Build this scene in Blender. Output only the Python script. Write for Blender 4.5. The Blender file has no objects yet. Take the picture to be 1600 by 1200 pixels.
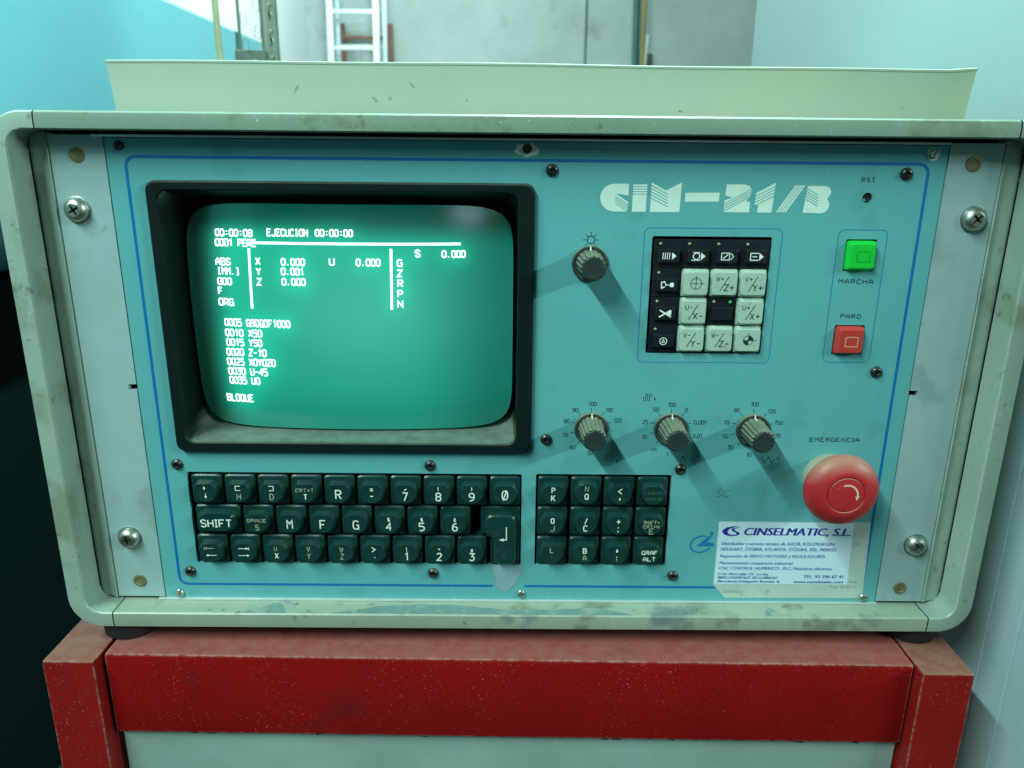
import bpy, bmesh, math, random
from mathutils import Vector, Matrix
from mathutils.geometry import tessellate_polygon
S = bpy.context.scene
COL = S.collection
random.seed(7)
R = math.radians

# ------------------------------------------------------------ camera
cam = bpy.data.cameras.new('camera')
camo = bpy.data.objects.new('camera', cam)
COL.objects.link(camo)
cam.sensor_width = 36
cam.lens = 27.0
cam.clip_start, cam.clip_end = 0.01, 60
p_, y_, r_ = 0.29212545, -0.00513961, 0.00972436
right = Vector((math.cos(y_), math.sin(y_), 0))
fwd = Vector((-math.sin(y_)*math.cos(p_), math.cos(y_)*math.cos(p_), -math.sin(p_)))
up = right.cross(fwd)
r2 = math.cos(r_)*right + math.sin(r_)*up
u2 = -math.sin(r_)*right + math.cos(r_)*up
M = Matrix((r2, u2, -fwd)).transposed().to_4x4()
M.translation = Vector((-0.00884813, -0.40593164, 0.2576716))
camo.matrix_world = M
cam.dof.use_dof = True
cam.dof.focus_distance = 0.42
cam.dof.aperture_fstop = 13
S.camera = camo

# ------------------------------------------------------------ world + lamps (an indoor workshop under tubes, plus added fill lamps)
w = bpy.data.worlds.new("World")
S.world = w
w.use_nodes = True
bgn = w.node_tree.nodes['Background']
bgn.inputs[0].default_value = (0.62, 0.98, 0.95, 1)
bgn.inputs[1].default_value = 0.04
S.view_settings.view_transform = 'Standard'
S.view_settings.look = 'None'
S.view_settings.exposure = 0
TINT = (0.74, 1.0, 0.94)

def area(loc, target, sx, sy, power, col=TINT, along=None):
    l = bpy.data.lights.new('area_lamp', 'AREA')
    l.shape = 'RECTANGLE'
    l.size, l.size_y = sx, sy
    l.energy = power
    l.color = col
    o = bpy.data.objects.new('area_lamp', l)
    COL.objects.link(o)
    z = (Vector(loc) - Vector(target)).normalized()
    x = Vector(along) if along else Vector((1, 0, 0))
    y = z.cross(x).normalized()
    x = y.cross(z)
    m = Matrix((x, y, z)).transposed().to_4x4()
    m.translation = Vector(loc)
    o.matrix_world = m
    return o

area((-1.0, -1.10, 1.68), (0, -0.45, 0.14), 1.25, 0.05, 59, TINT, (0, 1, 0))      # fluorescent tube, front left
area((2.45, -1.15, 1.17), (0, -0.3, 0.14), 1.1, 0.05, 47, TINT, (0, 1, 0))        # fluorescent tube, front right
area((0.66, -2.9, 0.78), (0, 0, 0.2), 0.34, 0.20, 1.7, (0.62, 0.92, 1.0)).data.shape = 'ELLIPSE'         # window behind the viewer
area((0.3, 3.0, 3.4), (0.2, 5, 0.9), 1.6, 0.3, 38, TINT)                         # added fill lamp for the back wall, source unseen
area((-0.85, 3.2, 1.9), (-1.34, 3.5, 0.95), 0.25, 1.2, 34, (0.8, 1.0, 0.98), (0, 0, 1))       # added lamp that overexposes the white wall, source unseen
area((0.26, 0.7, 2.3), (-0.7, 0.9, 0.4), 1.0, 0.06, 125, (0.66, 1.0, 0.98), (0, 1, 0))           # added lamp that brightens the blue machine, source unseen

# ------------------------------------------------------------ materials
def mat(name, col, rough=.5, metal=0., spec=.5, var=0., vscale=40., bump=0., bscale=400.,
        dirt=None, dust=None, speck=None, emit=None, coat=0., rvar=0., edge=None):
    m = bpy.data.materials.new(name)
    m.use_nodes = True
    nt = m.node_tree
    N, L = nt.nodes, nt.links
    b = N['Principled BSDF']
    geo = N.new('ShaderNodeNewGeometry')
    pos = geo.outputs['Position']
    def noise(scale, detail=4, rough=.6):
        n = N.new('ShaderNodeTexNoise')
        n.inputs['Scale'].default_value = scale
        n.inputs['Detail'].default_value = detail
        n.inputs['Roughness'].default_value = rough
        L.new(pos, n.inputs['Vector'])
        return n.outputs['Fac']
    def ramp(sock, lo, hi, a=0., c=1.):
        n = N.new('ShaderNodeMapRange')
        n.inputs[1].default_value, n.inputs[2].default_value = lo, hi
        n.inputs[3].default_value, n.inputs[4].default_value = a, c
        L.new(sock, n.inputs[0])
        return n.outputs[0]
    def mul(a, k):
        n = N.new('ShaderNodeMath'); n.operation = 'MULTIPLY'
        L.new(a, n.inputs[0])
        if isinstance(k, (int, float)): n.inputs[1].default_value = k
        else: L.new(k, n.inputs[1])
        return n.outputs[0]
    def mix(f, a, c):
        n = N.new('ShaderNodeMix'); n.data_type = 'RGBA'
        L.new(f, n.inputs[0])
        if isinstance(a, tuple): n.inputs[6].default_value = (*a, 1)
        else: L.new(a, n.inputs[6])
        n.inputs[7].default_value = (*c, 1)
        return n.outputs[2]
    cs = col
    if var:
        dk = tuple(c*(1-var) for c in col); lt = tuple(min(1, c*(1+var)) for c in col)
        cs = mix(ramp(noise(vscale), .3, .7), dk, lt)
    if dirt:
        for (dc, amt, sc, thr) in (dirt if isinstance(dirt, list) else [dirt]):
            f = mul(ramp(noise(sc, 4, .60), thr, thr+.10), amt)
            cs = mix(f, cs, dc)
    if speck:
        sc_c, sc_s, sc_t = speck
        f = ramp(noise(sc_s, 1, .5), sc_t, sc_t+.03)
        f2 = ramp(noise(13, 3, .6), .40, .66)
        cs = mix(mul(f, f2), cs, sc_c)
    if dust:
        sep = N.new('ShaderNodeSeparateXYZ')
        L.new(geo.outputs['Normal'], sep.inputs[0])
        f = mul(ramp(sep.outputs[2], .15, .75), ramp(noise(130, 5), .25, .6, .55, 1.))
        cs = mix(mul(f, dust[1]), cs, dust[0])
    if edge:
        bv = N.new('ShaderNodeBevel'); bv.samples = 6; bv.inputs['Radius'].default_value = edge[1]
        vm = N.new('ShaderNodeVectorMath'); vm.operation = 'DOT_PRODUCT'
        L.new(bv.outputs[0], vm.inputs[0]); L.new(geo.outputs['Normal'], vm.inputs[1])
        f = mul(mul(ramp(vm.outputs['Value'], .99, .80), ramp(noise(260, 4), .36, .62)), edge[2])
        cs = mix(f, cs, edge[0])
    if isinstance(cs, tuple): b.inputs['Base Color'].default_value = (*cs, 1)
    else: L.new(cs, b.inputs['Base Color'])
    b.inputs['Roughness'].default_value = rough
    if rvar:
        L.new(ramp(noise(90, 5), .3, .7, max(.02, rough-rvar), min(1, rough+rvar)), b.inputs['Roughness'])
    b.inputs['Metallic'].default_value = metal
    b.inputs['Specular IOR Level'].default_value = spec
    b.inputs['Coat Weight'].default_value = coat
    if bump:
        bn = N.new('ShaderNodeBump')
        bn.inputs['Strength'].default_value = bump
        bn.inputs['Distance'].default_value = .0004
        L.new(noise(bscale, 3), bn.inputs['Height'])
        L.new(bn.outputs[0], b.inputs['Normal'])
    if emit:
        b.inputs['Emission Color'].default_value = (*emit[0], 1)
        b.inputs['Emission Strength'].default_value = emit[1]
    return m

GRIME = (.055, .062, .03)
m_panel = mat('panel_blue_paint', (.118, .41, .42), .26, spec=.42, var=.015, vscale=14, rvar=.03, dirt=[((.09, .25, .22), .4, 90, .72), ((.085, .32, .31), .55, 24, .57)])
m_flange = mat('brushed_grey_paint', (.315, .465, .46), .42, var=.06, vscale=30, dirt=[((.20, .28, .26), .5, 26, .58), (GRIME, .45, 90, .66)])
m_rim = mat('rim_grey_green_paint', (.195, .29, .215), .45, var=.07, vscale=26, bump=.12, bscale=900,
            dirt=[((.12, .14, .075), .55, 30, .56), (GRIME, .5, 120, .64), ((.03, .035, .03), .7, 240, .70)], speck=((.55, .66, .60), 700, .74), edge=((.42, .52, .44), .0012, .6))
m_rims = mat('side_frame_lit_paint', (.30, .41, .335), .42, var=.06, vscale=26, bump=.12, bscale=900,  # rim paint with less dirt, lightened to stand for extra side light
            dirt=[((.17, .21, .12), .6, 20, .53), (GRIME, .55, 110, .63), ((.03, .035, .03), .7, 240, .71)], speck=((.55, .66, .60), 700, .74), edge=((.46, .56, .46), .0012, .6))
m_rimb = mat('rim_lower_paint', (.31, .39, .30), .42, var=.08, vscale=22, bump=.12, bscale=900,
             dirt=[((.14, .16, .085), .6, 34, .54), ((.17, .23, .24), .85, 17, .60), (GRIME, .6, 130, .63), ((.03, .035, .03), .7, 260, .69)], speck=((.6, .7, .62), 700, .73), edge=((.50, .60, .50), .0012, .6))
m_case = mat('case_paint', (.30, .37, .31), .55, var=.05)
m_black = mat('black_plastic', (.003, .012, .012), .5, spec=.18, var=.2, vscale=60, bump=.15, bscale=1500, dust=((.20, .24, .17), .25))
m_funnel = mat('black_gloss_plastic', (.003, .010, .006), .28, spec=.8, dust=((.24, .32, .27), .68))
m_dark = mat('dark_void', (.006, .008, .008), .8, spec=.1)
m_key = mat('key_dark_green_plastic', (.006, .040, .036), .36, spec=.42, var=.10, vscale=120, bump=.08, bscale=1800, dirt=((.04, .07, .055), .5, 90, .62), rvar=.08)
m_leg = mat('legend_white', (.80, .90, .80), .6, var=.08, vscale=600)
m_legw = mat('legend_worn', (.42, .46, .30), .6, dirt=((.05, .09, .07), .95, 1500, .50))
m_legf = mat('legend_faint', (.035, .09, .08), .6)
m_ink = mat('black_ink', (.012, .03, .035), .5)
m_bline = mat('blue_line_ink', (.004, .155, .42), .35, dirt=((.1, .3, .38), .6, 80, .72))
m_tline = mat('thin_blue_ink', (.008, .19, .40), .4)
m_white = mat('white_print', (.64, .84, .74), .5, var=.04, vscale=90)
m_metal = mat('zinc_screw', (.46, .51, .46), .42, metal=1., var=.15, vscale=300, dirt=((.10, .11, .07), .6, 350, .6))
m_nickel = mat('bare_aluminium', (.72, .80, .78), .38, metal=.55, var=.08, vscale=60)
m_bscrew = mat('black_oxide_screw', (.016, .022, .022), .30, metal=.2, spec=.6, dust=((.16, .17, .12), .4))
m_brass = mat('bronze_rivet', (.20, .18, .085), .55, metal=.3, var=.25, vscale=300)
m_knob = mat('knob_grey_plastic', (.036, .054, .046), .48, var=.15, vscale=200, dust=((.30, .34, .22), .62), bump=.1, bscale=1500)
m_cap = mat('knob_cap', (.018, .034, .036), .5, var=.2, vscale=300, dirt=((.06, .08, .07), .5, 300, .6))
m_fkbase = mat('black_keypad_plastic', (.008, .014, .020), .4, spec=.4, var=.2, vscale=100)
m_fkey = mat('pale_keypad_button', (.385, .545, .435), .42, var=.05, vscale=100, dirt=((.16, .19, .10), .7, 150, .62))
m_green = mat('green_push_button', (.010, .50, .045), .3, spec=.5, emit=((.0, .55, .03), .10))
m_red = mat('red_push_button', (.50, .045, .035), .36)
m_emg = mat('red_emergency_plastic', (.47, .026, .032), .42, spec=.35, var=.06, vscale=40, dust=((.40, .36, .24), .62), bump=.05, bscale=900, speck=((.7, .6, .5), 500, .76))
m_collar = mat('grey_collar', (.30, .33, .24), .5, var=.1)
m_stick = mat('sticker_paper', (.60, .80, .88), .45, var=.02, vscale=40)
m_ostick = mat('old_sticker_paper', (.46, .58, .53), .6, var=.06, vscale=60, dirt=((.22, .25, .16), .6, 90, .60))
m_navy = mat('navy_print', (.030, .022, .30), .5)
m_navy2 = mat('small_navy_print', (.055, .10, .42), .5)
m_oldp = mat('faded_print', (.16, .22, .20), .6)
m_embl = mat('emblem_blue', (.01, .19, .46), .5)
m_pencil = mat('pencil_mark', (.05, .15, .15), .6, dirt=((.12, .36, .38), .9, 1400, .48))
m_bare = mat('bare_worn_metal', (.30, .47, .52), .35, metal=.2, var=.08, vscale=70)
m_glue = mat('glue_residue', (.80, .90, .85), .6, var=.1, vscale=200)
m_edge = mat('paint_chip_edge', (.22, .25, .16), .7)
m_redp = mat('red_hammer_paint', (.255, .0055, .0055), .36, spec=.22, var=.12, vscale=16, bump=.3, bscale=700,
             dirt=[((.10, .012, .012), .6, 20, .56)], dust=((.30, .155, .13), .62), speck=((.62, .36, .31), 1150, .72), rvar=.08, edge=((.60, .42, .34), .0022, .85))
m_redp2 = mat('red_post_paint', (.225, .008, .007), .40, spec=.25, var=.10, vscale=22, bump=.3, bscale=700,
              dirt=[((.12, .014, .014), .5, 24, .6)], dust=((.30, .24, .17), .50), speck=((.66, .40, .34), 1050, .72), rvar=.08, edge=((.56, .48, .36), .0020, .6))
m_sheet = mat('grey_green_sheet', (.29, .41, .355), .35, var=.14, vscale=14, dirt=[((.27, .42, .42), .8, 10, .52), ((.03, .05, .04), .9, 130, .74)], speck=((.6, .7, .66), 600, .76))
m_edge2 = mat('dark_paint_chip', (.03, .045, .035), .7)
m_rubber = mat('black_rubber', (.010, .011, .013), .6)
m_tray = mat('beige_tray_plastic', (.385, .46, .375), .48, var=.05, vscale=10, dirt=[((.13, .19, .12), .8, 75, .735), ((.42, .49, .31), .5, 9, .56)], bump=.1, bscale=300)
m_cab = mat('pale_blue_cabinet_paint', (.40, .57, .585), .38, var=.02, vscale=5)
m_cab2 = mat('cabinet_seam_shadow', (.05, .14, .15), .6)
m_mach = mat('blue_machine_paint', (.22, .60, .66), .22, spec=.5, var=.04, vscale=3)
m_machd = mat('machine_recess_shade', (.003, .013, .014), .75, spec=.08)
m_wall = mat('grey_concrete_wall', (.41, .49, .47), .8, var=.12, vscale=2.2, dirt=[((.26, .30, .28), .7, 3.5, .60)])
m_wwall = mat('white_wall_paint', (.86, .92, .92), .7, var=.03, vscale=2)
m_floor = mat('workshop_floor', (.03, .036, .036), .7, spec=.1, var=.2, vscale=3)
m_alu = mat('ladder_aluminium', (.62, .70, .72), .4, metal=.2, var=.05)
m_alu2 = mat('ladder_dull_aluminium', (.42, .52, .55), .4, metal=.4, var=.08)
m_wood = mat('ladder_wood', (.20, .09, .05), .6, var=.25, vscale=12)
m_slot = mat('slotted_post_paint', (.11, .155, .115), .45, var=.2, vscale=25, dirt=((.03, .04, .03), .6, 60, .6))
m_slotl = mat('slotted_post_lit_face', (.24, .30, .22), .45, var=.15, vscale=30)  # paler copy of the post paint: the lit side put into the colour
m_cord = mat('beige_cord', (.42, .44, .26), .6, var=.1, vscale=60)
m_pipe = mat('green_pipe_paint', (.01, .12, .095), .3, var=.1)
m_yel = mat('yellow_cable', (.34, .25, .05), .5, var=.2, vscale=5)
m_led = mat('led_dull', (.26, .36, .24), .3, var=.1)
m_ledg = mat('led_green', (.02, .4, .08), .3, emit=((.02, .55, .10), .5))

# ------------------------------------------------------------ mesh building (numbers in millimetres)
WO = {}
class MB:
    def __init__(s): s.v, s.f, s.m = [], [], []
    def add(s, vs, fs, mi=0):
        b = len(s.v); s.v += [tuple(x) for x in vs]
        s.f += [tuple(i+b for i in f) for f in fs]; s.m += [mi]*len(fs)
        return s
    def box(s, x0, x1, y0, y1, z0, z1, c=0., mi=0):
        if c <= 0:
            vs = [(x, y, z) for x in (x0, x1) for y in (y0, y1) for z in (z0, z1)]
            return s.add(vs, [(0,1,3,2),(4,6,7,5),(0,4,5,1),(2,3,7,6),(0,2,6,4),(1,5,7,3)], mi)
        bm = bmesh.new()
        bmesh.ops.create_cube(bm, size=1)
        for v in bm.verts:
            v.co = ((x0+x1)/2+v.co.x*(x1-x0), (y0+y1)/2+v.co.y*(y1-y0), (z0+z1)/2+v.co.z*(z1-z0))
        bmesh.ops.bevel(bm, geom=bm.edges[:], offset=c, segments=2, affect='EDGES', profile=.6)
        return s.bm(bm, mi)
    def bm(s, bm, mi=0):
        bm.verts.ensure_lookup_table(); bm.verts.index_update()
        s.add([v.co[:] for v in bm.verts], [[v.index for v in f.verts] for f in bm.faces], mi)
        bm.free(); return s
    def loft(s, loops, closed=True, cap0=False, cap1=False, mi=0):
        n = len(loops[0]); vs = [p for l in loops for p in l]; fs = []
        for k in range(len(loops)-1):
            for i in range(n if closed else n-1):
                j = (i+1) % n
                fs.append((k*n+i, k*n+j, (k+1)*n+j, (k+1)*n+i))
        if cap0: fs.append(tuple(range(n))[::-1])
        if cap1: fs.append(tuple(range((len(loops)-1)*n, len(loops)*n)))
        return s.add(vs, fs, mi)
    def lathe(s, x, z, prof, n=32, mi=0, cap=True):      # axis along Y, profile of (radius, y)
        loops = [[(x+r*math.cos(2*math.pi*i/n), y, z+r*math.sin(2*math.pi*i/n)) for i in range(n)] for r, y in prof]
        return s.loft(loops, True, False, cap, mi)
    def lathez(s, x, y, prof, n=32, mi=0):               # axis along Z, profile of (radius, z)
        loops = [[(x+r*math.cos(2*math.pi*i/n), y+r*math.sin(2*math.pi*i/n), z) for i in range(n)] for r, z in prof]
        return s.loft(loops, True, True, True, mi)
    def tube(s, pts, r, n=10, mi=0):
        loops = []
        for k, p in enumerate(pts):
            a, b = Vector(pts[max(0, k-1)]), Vector(pts[min(len(pts)-1, k+1)])
            t = (b-a).normalized(); u = t.orthogonal().normalized() if abs(t.z) > .9 else t.cross(Vector((0,0,1))).normalized()
            if abs(t.z) > .9: u = (Vector((1,0,0))-t*t.x).normalized()
            q = t.cross(u)
            loops.append([tuple(Vector(p)+r*(math.cos(2*math.pi*i/n)*u+math.sin(2*math.pi*i/n)*q)) for i in range(n)])
        return s.loft(loops, True, True, True, mi)
    def poly(s, loops, y0, y1=None, mi=0):                # outline with holes in XZ; front at y0, walls back to y1
        flat = [p for l in loops for p in l]
        tris = tessellate_polygon([[Vector((p[0], p[1], 0)) for p in l] for l in loops])
        fs = []
        for t in tris:
            a, b, c = (flat[i] for i in t)
            if (b[0]-a[0])*(c[1]-a[1])-(b[1]-a[1])*(c[0]-a[0]) < 0: t = t[::-1]
            fs.append(tuple(t))
        s.add([(p[0], y0, p[1]) for p in flat], fs, mi)
        if y1 is not None:
            for l in loops:
                s.loft([[(p[0], y0, p[1]) for p in l], [(p[0], y1, p[1]) for p in l]], mi=mi)
        return s
    def ribbon(s, pts, wd, y, closed=False, mi=0):        # mitred flat stroke in XZ at depth y
        P = [Vector((p[0], p[1])) for p in pts]; n = len(P); Lf, Rt = [], []
        for i in range(n):
            a = P[i-1] if (i > 0 or closed) else None
            b = P[(i+1) % n] if (i < n-1 or closed) else None
            d1 = (P[i]-a).normalized() if a is not None else None
            d2 = (b-P[i]).normalized() if b is not None else None
            if d1 is None: d1 = d2
            if d2 is None: d2 = d1
            n1, n2 = Vector((-d1.y, d1.x)), Vector((-d2.y, d2.x))
            m = n1+n2
            if m.length < .2: m = n1
            m.normalize(); k = wd/2/max(.45, m.dot(n1))
            Lf.append(P[i]+m*k); Rt.append(P[i]-m*k)
        vs = [(p.x, y, p.y) for p in Lf+Rt]; fs = []
        for i in range(n if closed else n-1):
            j = (i+1) % n; fs.append((n+i, n+j, j, i))
        return s.add(vs, fs, mi)
    def disc(s, x, z, r, y, n=20, mi=0):
        return s.add([(x+r*math.cos(2*math.pi*i/n), y, z+r*math.sin(2*math.pi*i/n)) for i in range(n)], [tuple(range(n))], mi)
    def build(s, name, mats, parent=None, at=None, smooth=None, label=None, fix=False):
        me = bpy.data.meshes.new(name)
        if at is None: at = (0, 0, 0)
        me.from_pydata([((x-at[0])/1000, (y-at[1])/1000, (z-at[2])/1000) for x, y, z in s.v], [], s.f)
        for m in (mats if isinstance(mats, (list, tuple)) else [mats]): me.materials.append(m)
        me.polygons.foreach_set('material_index', s.m)
        if fix:
            bm = bmesh.new(); bm.from_mesh(me)
            bmesh.ops.remove_doubles(bm, verts=bm.verts[:], dist=1e-6)
            bmesh.ops.recalc_face_normals(bm, faces=bm.faces[:]); bm.to_mesh(me); bm.free()
        me.update()
        if smooth:
            me.polygons.foreach_set('use_smooth', [True]*len(me.polygons))
            me.set_sharp_from_angle(angle=R(smooth))
        return link(bpy.data.objects.new(name, me), parent, at, label)

def link(o, parent, at, label=None):
    COL.objects.link(o)
    wv = Vector(at)/1000
    WO[o.name] = wv
    if parent is not None:
        o.parent = parent
        o.location = wv - WO[parent.name]
    else: o.location = wv
    if label: o['label'] = label
    return o

def thing(name, label, cat, at=(0, 0, 0), group=None, mesh=None):
    o = mesh if mesh else link(bpy.data.objects.new(name, None), None, at)
    if not mesh: o.empty_display_size = .05
    o['label'] = label; o['category'] = cat
    if group: o['group'] = group
    return o

def rrect(x0, x1, z0, z1, r, n=4):
    pts = []
    for cx, cz, a in ((x1-r, z1-r, 0), (x0+r, z1-r, 90), (x0+r, z0+r, 180), (x1-r, z0+r, 270)):
        for k in range(n+1):
            t = R(a+90*k/n); pts.append((cx+r*math.cos(t), cz+r*math.sin(t)))
    return pts
def at_y(l, y): return [(p[0], y, p[1]) for p in l]

# ---- lettering: outlines of the built-in font turned into flat meshes
_cu = bpy.data.curves.new('lettering', 'FONT')
_to = bpy.data.objects.new('lettering', _cu)
COL.objects.link(_to)
def glyphs(text, bold=0., shear=0., spacing=1.):
    _cu.body = text; _cu.size = 1; _cu.offset = bold; _cu.shear = shear; _cu.space_character = spacing
    _cu.resolution_u = 3; _cu.fill_mode = 'FRONT'
    dg = bpy.context.evaluated_depsgraph_get(); dg.update()
    ev = _to.evaluated_get(dg); me = ev.to_mesh()
    vs = [tuple(v.co[:2]) for v in me.vertices]; fs = [tuple(p.vertices) for p in me.polygons]
    ev.to_mesh_clear()
    return vs, fs
_caps = None
def text(mb, s, x, z, h, y, w=None, anchor='c', mi=0, bold=0., shear=0., spacing=1., ang=0.):
    """cap height h mm, baseline-centred on z; w = total width in mm"""
    global _caps
    if _caps is None:
        vs, _ = glyphs('H'); _caps = max(v[1] for v in vs)
    vs, fs = glyphs(s, 0, shear, spacing)
    if not vs: return
    x0, x1 = min(v[0] for v in vs), max(v[0] for v in vs)
    k = h/_caps; kx = k if w is None else w/(x1-x0)
    wd = (x1-x0)*kx
    ox = {'c': -wd/2, 'l': 0, 'r': -wd}[anchor]
    ca, sa = math.cos(ang), math.sin(ang)
    out = []
    for a, b in vs:
        u, v = (a-x0)*kx+ox, b*k-h/2
        out.append((x+u*ca-v*sa, y, z+u*sa+v*ca))
    good = []
    for f in fs:
        a, b, c = (out[i] for i in f[:3])
        cr = sum((out[f[i]][0]*out[f[(i+1) % len(f)]][2]-out[f[(i+1) % len(f)]][0]*out[f[i]][2]) for i in range(len(f)))
        good.append(f if cr > 0 else f[::-1])
    if bold:
        for q, d in enumerate((-bold, bold)): mb.add([(a+d*k, b_-.012*q, c) for a, b_, c in out], good, mi)
    else: mb.add(out, good, mi)

# ============================================================ SETTING
def struct(o): o['kind'] = 'structure'; return o
FL = -900
struct(MB().box(-4000, 4000, -3500, 6000, FL-50, FL).build('floor', m_floor))
bw = struct(thing('back_wall', 'pale grey concrete wall at the back of the workshop', 'wall', (0, 5000, FL)))
del bw['category']; del bw['label']
MB().box(-1325, 470, 5000, 5120, FL, 3200, 4).build('wall_panel', m_wall, bw)
MB().box(482, 3600, 4975, 5120, FL, 3200, 4).build('wall_panel', m_wall, bw)
MB().box(468, 484, 5030, 5110, FL, 3200).build('wall_joint', m_cab2, bw)
struct(MB().box(-1440, -1325.5, 1750, 5120, FL, 3200).build('left_wall', m_wwall))

# ============================================================ CONTROL UNIT
U = thing('control_unit', 'old machine tool control unit with green screen, keyboard and knobs, standing on the red stand', 'control unit', (0, 150, -22))

# ---- housing: two cast side cheeks and two rails around the front, a sheet case behind
ZI0, ZI1, ZO0, ZO1 = -1.2, 266.6, -11.4, 275.4
XI, XO = 253.4, 264.0
def prof(a, y):   # a: inset 0 = inner outline .. 1 = outer outline
    hx = XI+(XO-XI)*a; z0 = ZI0+(ZO0-ZI0)*a; z1 = ZI1+(ZO1-ZI1)*a
    return hx, z0, z1, y, 8+11*a
SEC = [prof(.0, 2), prof(.0, -14.2), prof(.07, -15), prof(.55, -15.1), prof(.90, -14.6), prof(1, -13.2), prof(1, 40)]
def cheek_loop(sec, sgn):
    hx, z0, z1, y, r = sec; n = 3 if r < 9 else 3
    n = 12
    pts = [(239, z1)]
    for k in range(n+1):
        # the inner corner of the casting is cut in three flats, the outer one is round
        t = R(90-90*k/n)
        if r < 9.5: t = R(90-90*(round(k/n*3)/3))
        pts.append((hx-r+r*math.cos(t), z1-r+r*math.sin(t)))
    for k in range(n+1):
        t = R(-90*k/n)
        if r < 9.5: t = R(-90*(round(k/n*3)/3))
        pts.append((hx-r+r*math.cos(t), z0+r+r*math.sin(t)))
    pts.append((239, z0))
    return [(sgn*x, y, z) for x, z in pts]
for sgn in (-1, 1):
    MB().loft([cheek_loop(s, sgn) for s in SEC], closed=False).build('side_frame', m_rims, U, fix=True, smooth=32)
for top in (True, False):
    lp = []
    for hx, z0, z1, y, r in SEC:
        z = z1 if top else z0
        lp.append([(-238.3+476.6*k/24, y, z) for k in range(25)])
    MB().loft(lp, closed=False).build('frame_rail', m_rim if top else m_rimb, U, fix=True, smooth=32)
m_lipw = mat('lip_worn_patch', (.165, .275, .245), .45, var=.15, vscale=60, dirt=((.30, .39, .30), .85, 70, .52), speck=((.5, .6, .56), 800, .70))
for x0, x1, dmax in ((-113, 64, 7.5), (-164, -139, 8.0), (143, 153, 7.0)):
    n_ = 40; ph = random.uniform(0, 6)
    lo_ = []; hi_ = []
    for k in range(n_+1):
        q = k/n_; x = x0+(x1-x0)*q
        env = min(1, 7*q, 7*(1-q))*(1-.35*math.sin(9*q+ph))
        lo_.append((x, -14.1, -1.17)); hi_.append((x+1.5*q, -13.95+dmax*env*random.uniform(.88, 1.06), -1.17))
    MB().add(lo_+hi_, [(k, k+1, n_+2+k, n_+1+k) for k in range(n_)]).build('worn_patch', m_lipw, U)
cs = MB()
ol = rrect(-262.5, 262.5, -10, 273.8, 17, 5)
cs.loft([at_y(ol, 41), at_y(ol, 330)], cap1=True)
cs.build('case', m_case, U, fix=True, smooth=32)
MB().box(-261.5, 261.5, 38.5, 40.5, -9.5, 273.5).build('inner_bulkhead', m_dark, U)
# strips beside the mounting flanges: a drawn section with a rounded inner edge
for sgn in (-1, 1):
    sec = [(253.2, 3.0), (250, 1.2), (247.2, 1.6), (244.6, 0.6), (242.6, -0.4), (242.0, 0.4), (242.0, 6)]
    lp = [[(sgn*x, y, z) for x, y in sec] for z in (0.2, 265.8)]
    MB().loft(lp, closed=False).build('edge_trim', m_rims, U, fix=True, smooth=50)

# ---- flanges with their notches
for sgn in (-1, 1):
    fl_ = MB()
    for x0, x1, z0, z1 in ((218.2, 241.3, .8, 264.6), (213.9, 218.2, 133.7, 264.6), (213.9, 218.2, .8, 130.5)):
        fl_.box(*sorted((sgn*x0, sgn*x1)), -.2, 3, z0, z1)
    fl_.build('mounting_flange', m_flange, U)
MB().box(-219, 213.4, -1.2, 3, 263.6, 264.9, .2).build('subrack_rail', m_nickel, U)
MB().box(-217.5, 214.5, -1.4, 3, -1.0, 0.1, .2).build('subrack_rail', m_nickel, U)

# ---- front panel with true cut-outs
HOLES = [rrect(-191.5, -1.5, 98, 240, 5), rrect(-192.2, -0.6, 23.4, 81.7, .8, 1), rrect(7.5, 85.3, 23.6, 82, .8, 1),
         rrect(65.8, 128.6, 153.8, 216.9, .8, 1), rrect(167.3, 183.8, 199.4, 216.2, .6, 1), rrect(167.3, 183.8, 153.9, 170.4, .6, 1),
         [(175.3+2.6*math.cos(2*math.pi*k/20), 237.3+2.6*math.sin(2*math.pi*k/20)) for k in range(20)]]
PAN = MB().poly([rrect(-213.3, 213.3, 0.2, 263.2, .5, 1)]+HOLES, 0, 2.6).build('front_panel', m_panel, U, fix=True)
MB().lathe(175.3, 237.3, [(2.7, 2.7), (2.7, 1.2), (2.2, .5), (1.6, .9)], 20).build('reset_button', m_bscrew, U, smooth=40)
for (x0, x1, z0, z1) in ((-194, 1, 21, 84), (5.5, 87.5, 21, 84), (64, 130.5, 152, 219), (165, 186, 197, 219), (165, 186, 151.5, 173)):
    MB().box(x0, x1, 12, 13.5, z0, z1).build('well_plate', m_dark, U)

def frame_line(x0, x1, z0, z1, r, wd, m, gaps=None):
    mb = MB().ribbon(rrect(x0, x1, z0, z1, r, 6), wd, -.05, True)
    mb.build('border_line', m, PAN)
# thick blue border, broken along the bottom where the paint has gone
l = rrect(-203.9, 204.6, 9.2, 254.2, 5, 6)
zb = 9.2
pts = [(-18.2, zb)] + [p for p in rrect(-203.9, 204.6, 9.2, 254.2, 5, 6)[14:21][::-1]]
ring = rrect(-203.9, 204.6, 9.2, 254.2, 5, 6)
# ring order: top right, top left, bottom left, bottom right
path = [(-17.2, zb)] + ring[14:21][::-1] + ring[7:14][::-1] + ring[0:7][::-1] + ring[21:28][::-1] + [(1.8, zb)]
MB().ribbon(path, 1.55, -.05).build('border_line', m_bline, PAN, label='thick blue printed border line')
frame_line(61.6, 133.6, 148.8, 221.1, 3, .38, m_tline)
frame_line(163.0, 188.6, 149.6, 221.0, 3, .38, m_tline)

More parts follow.
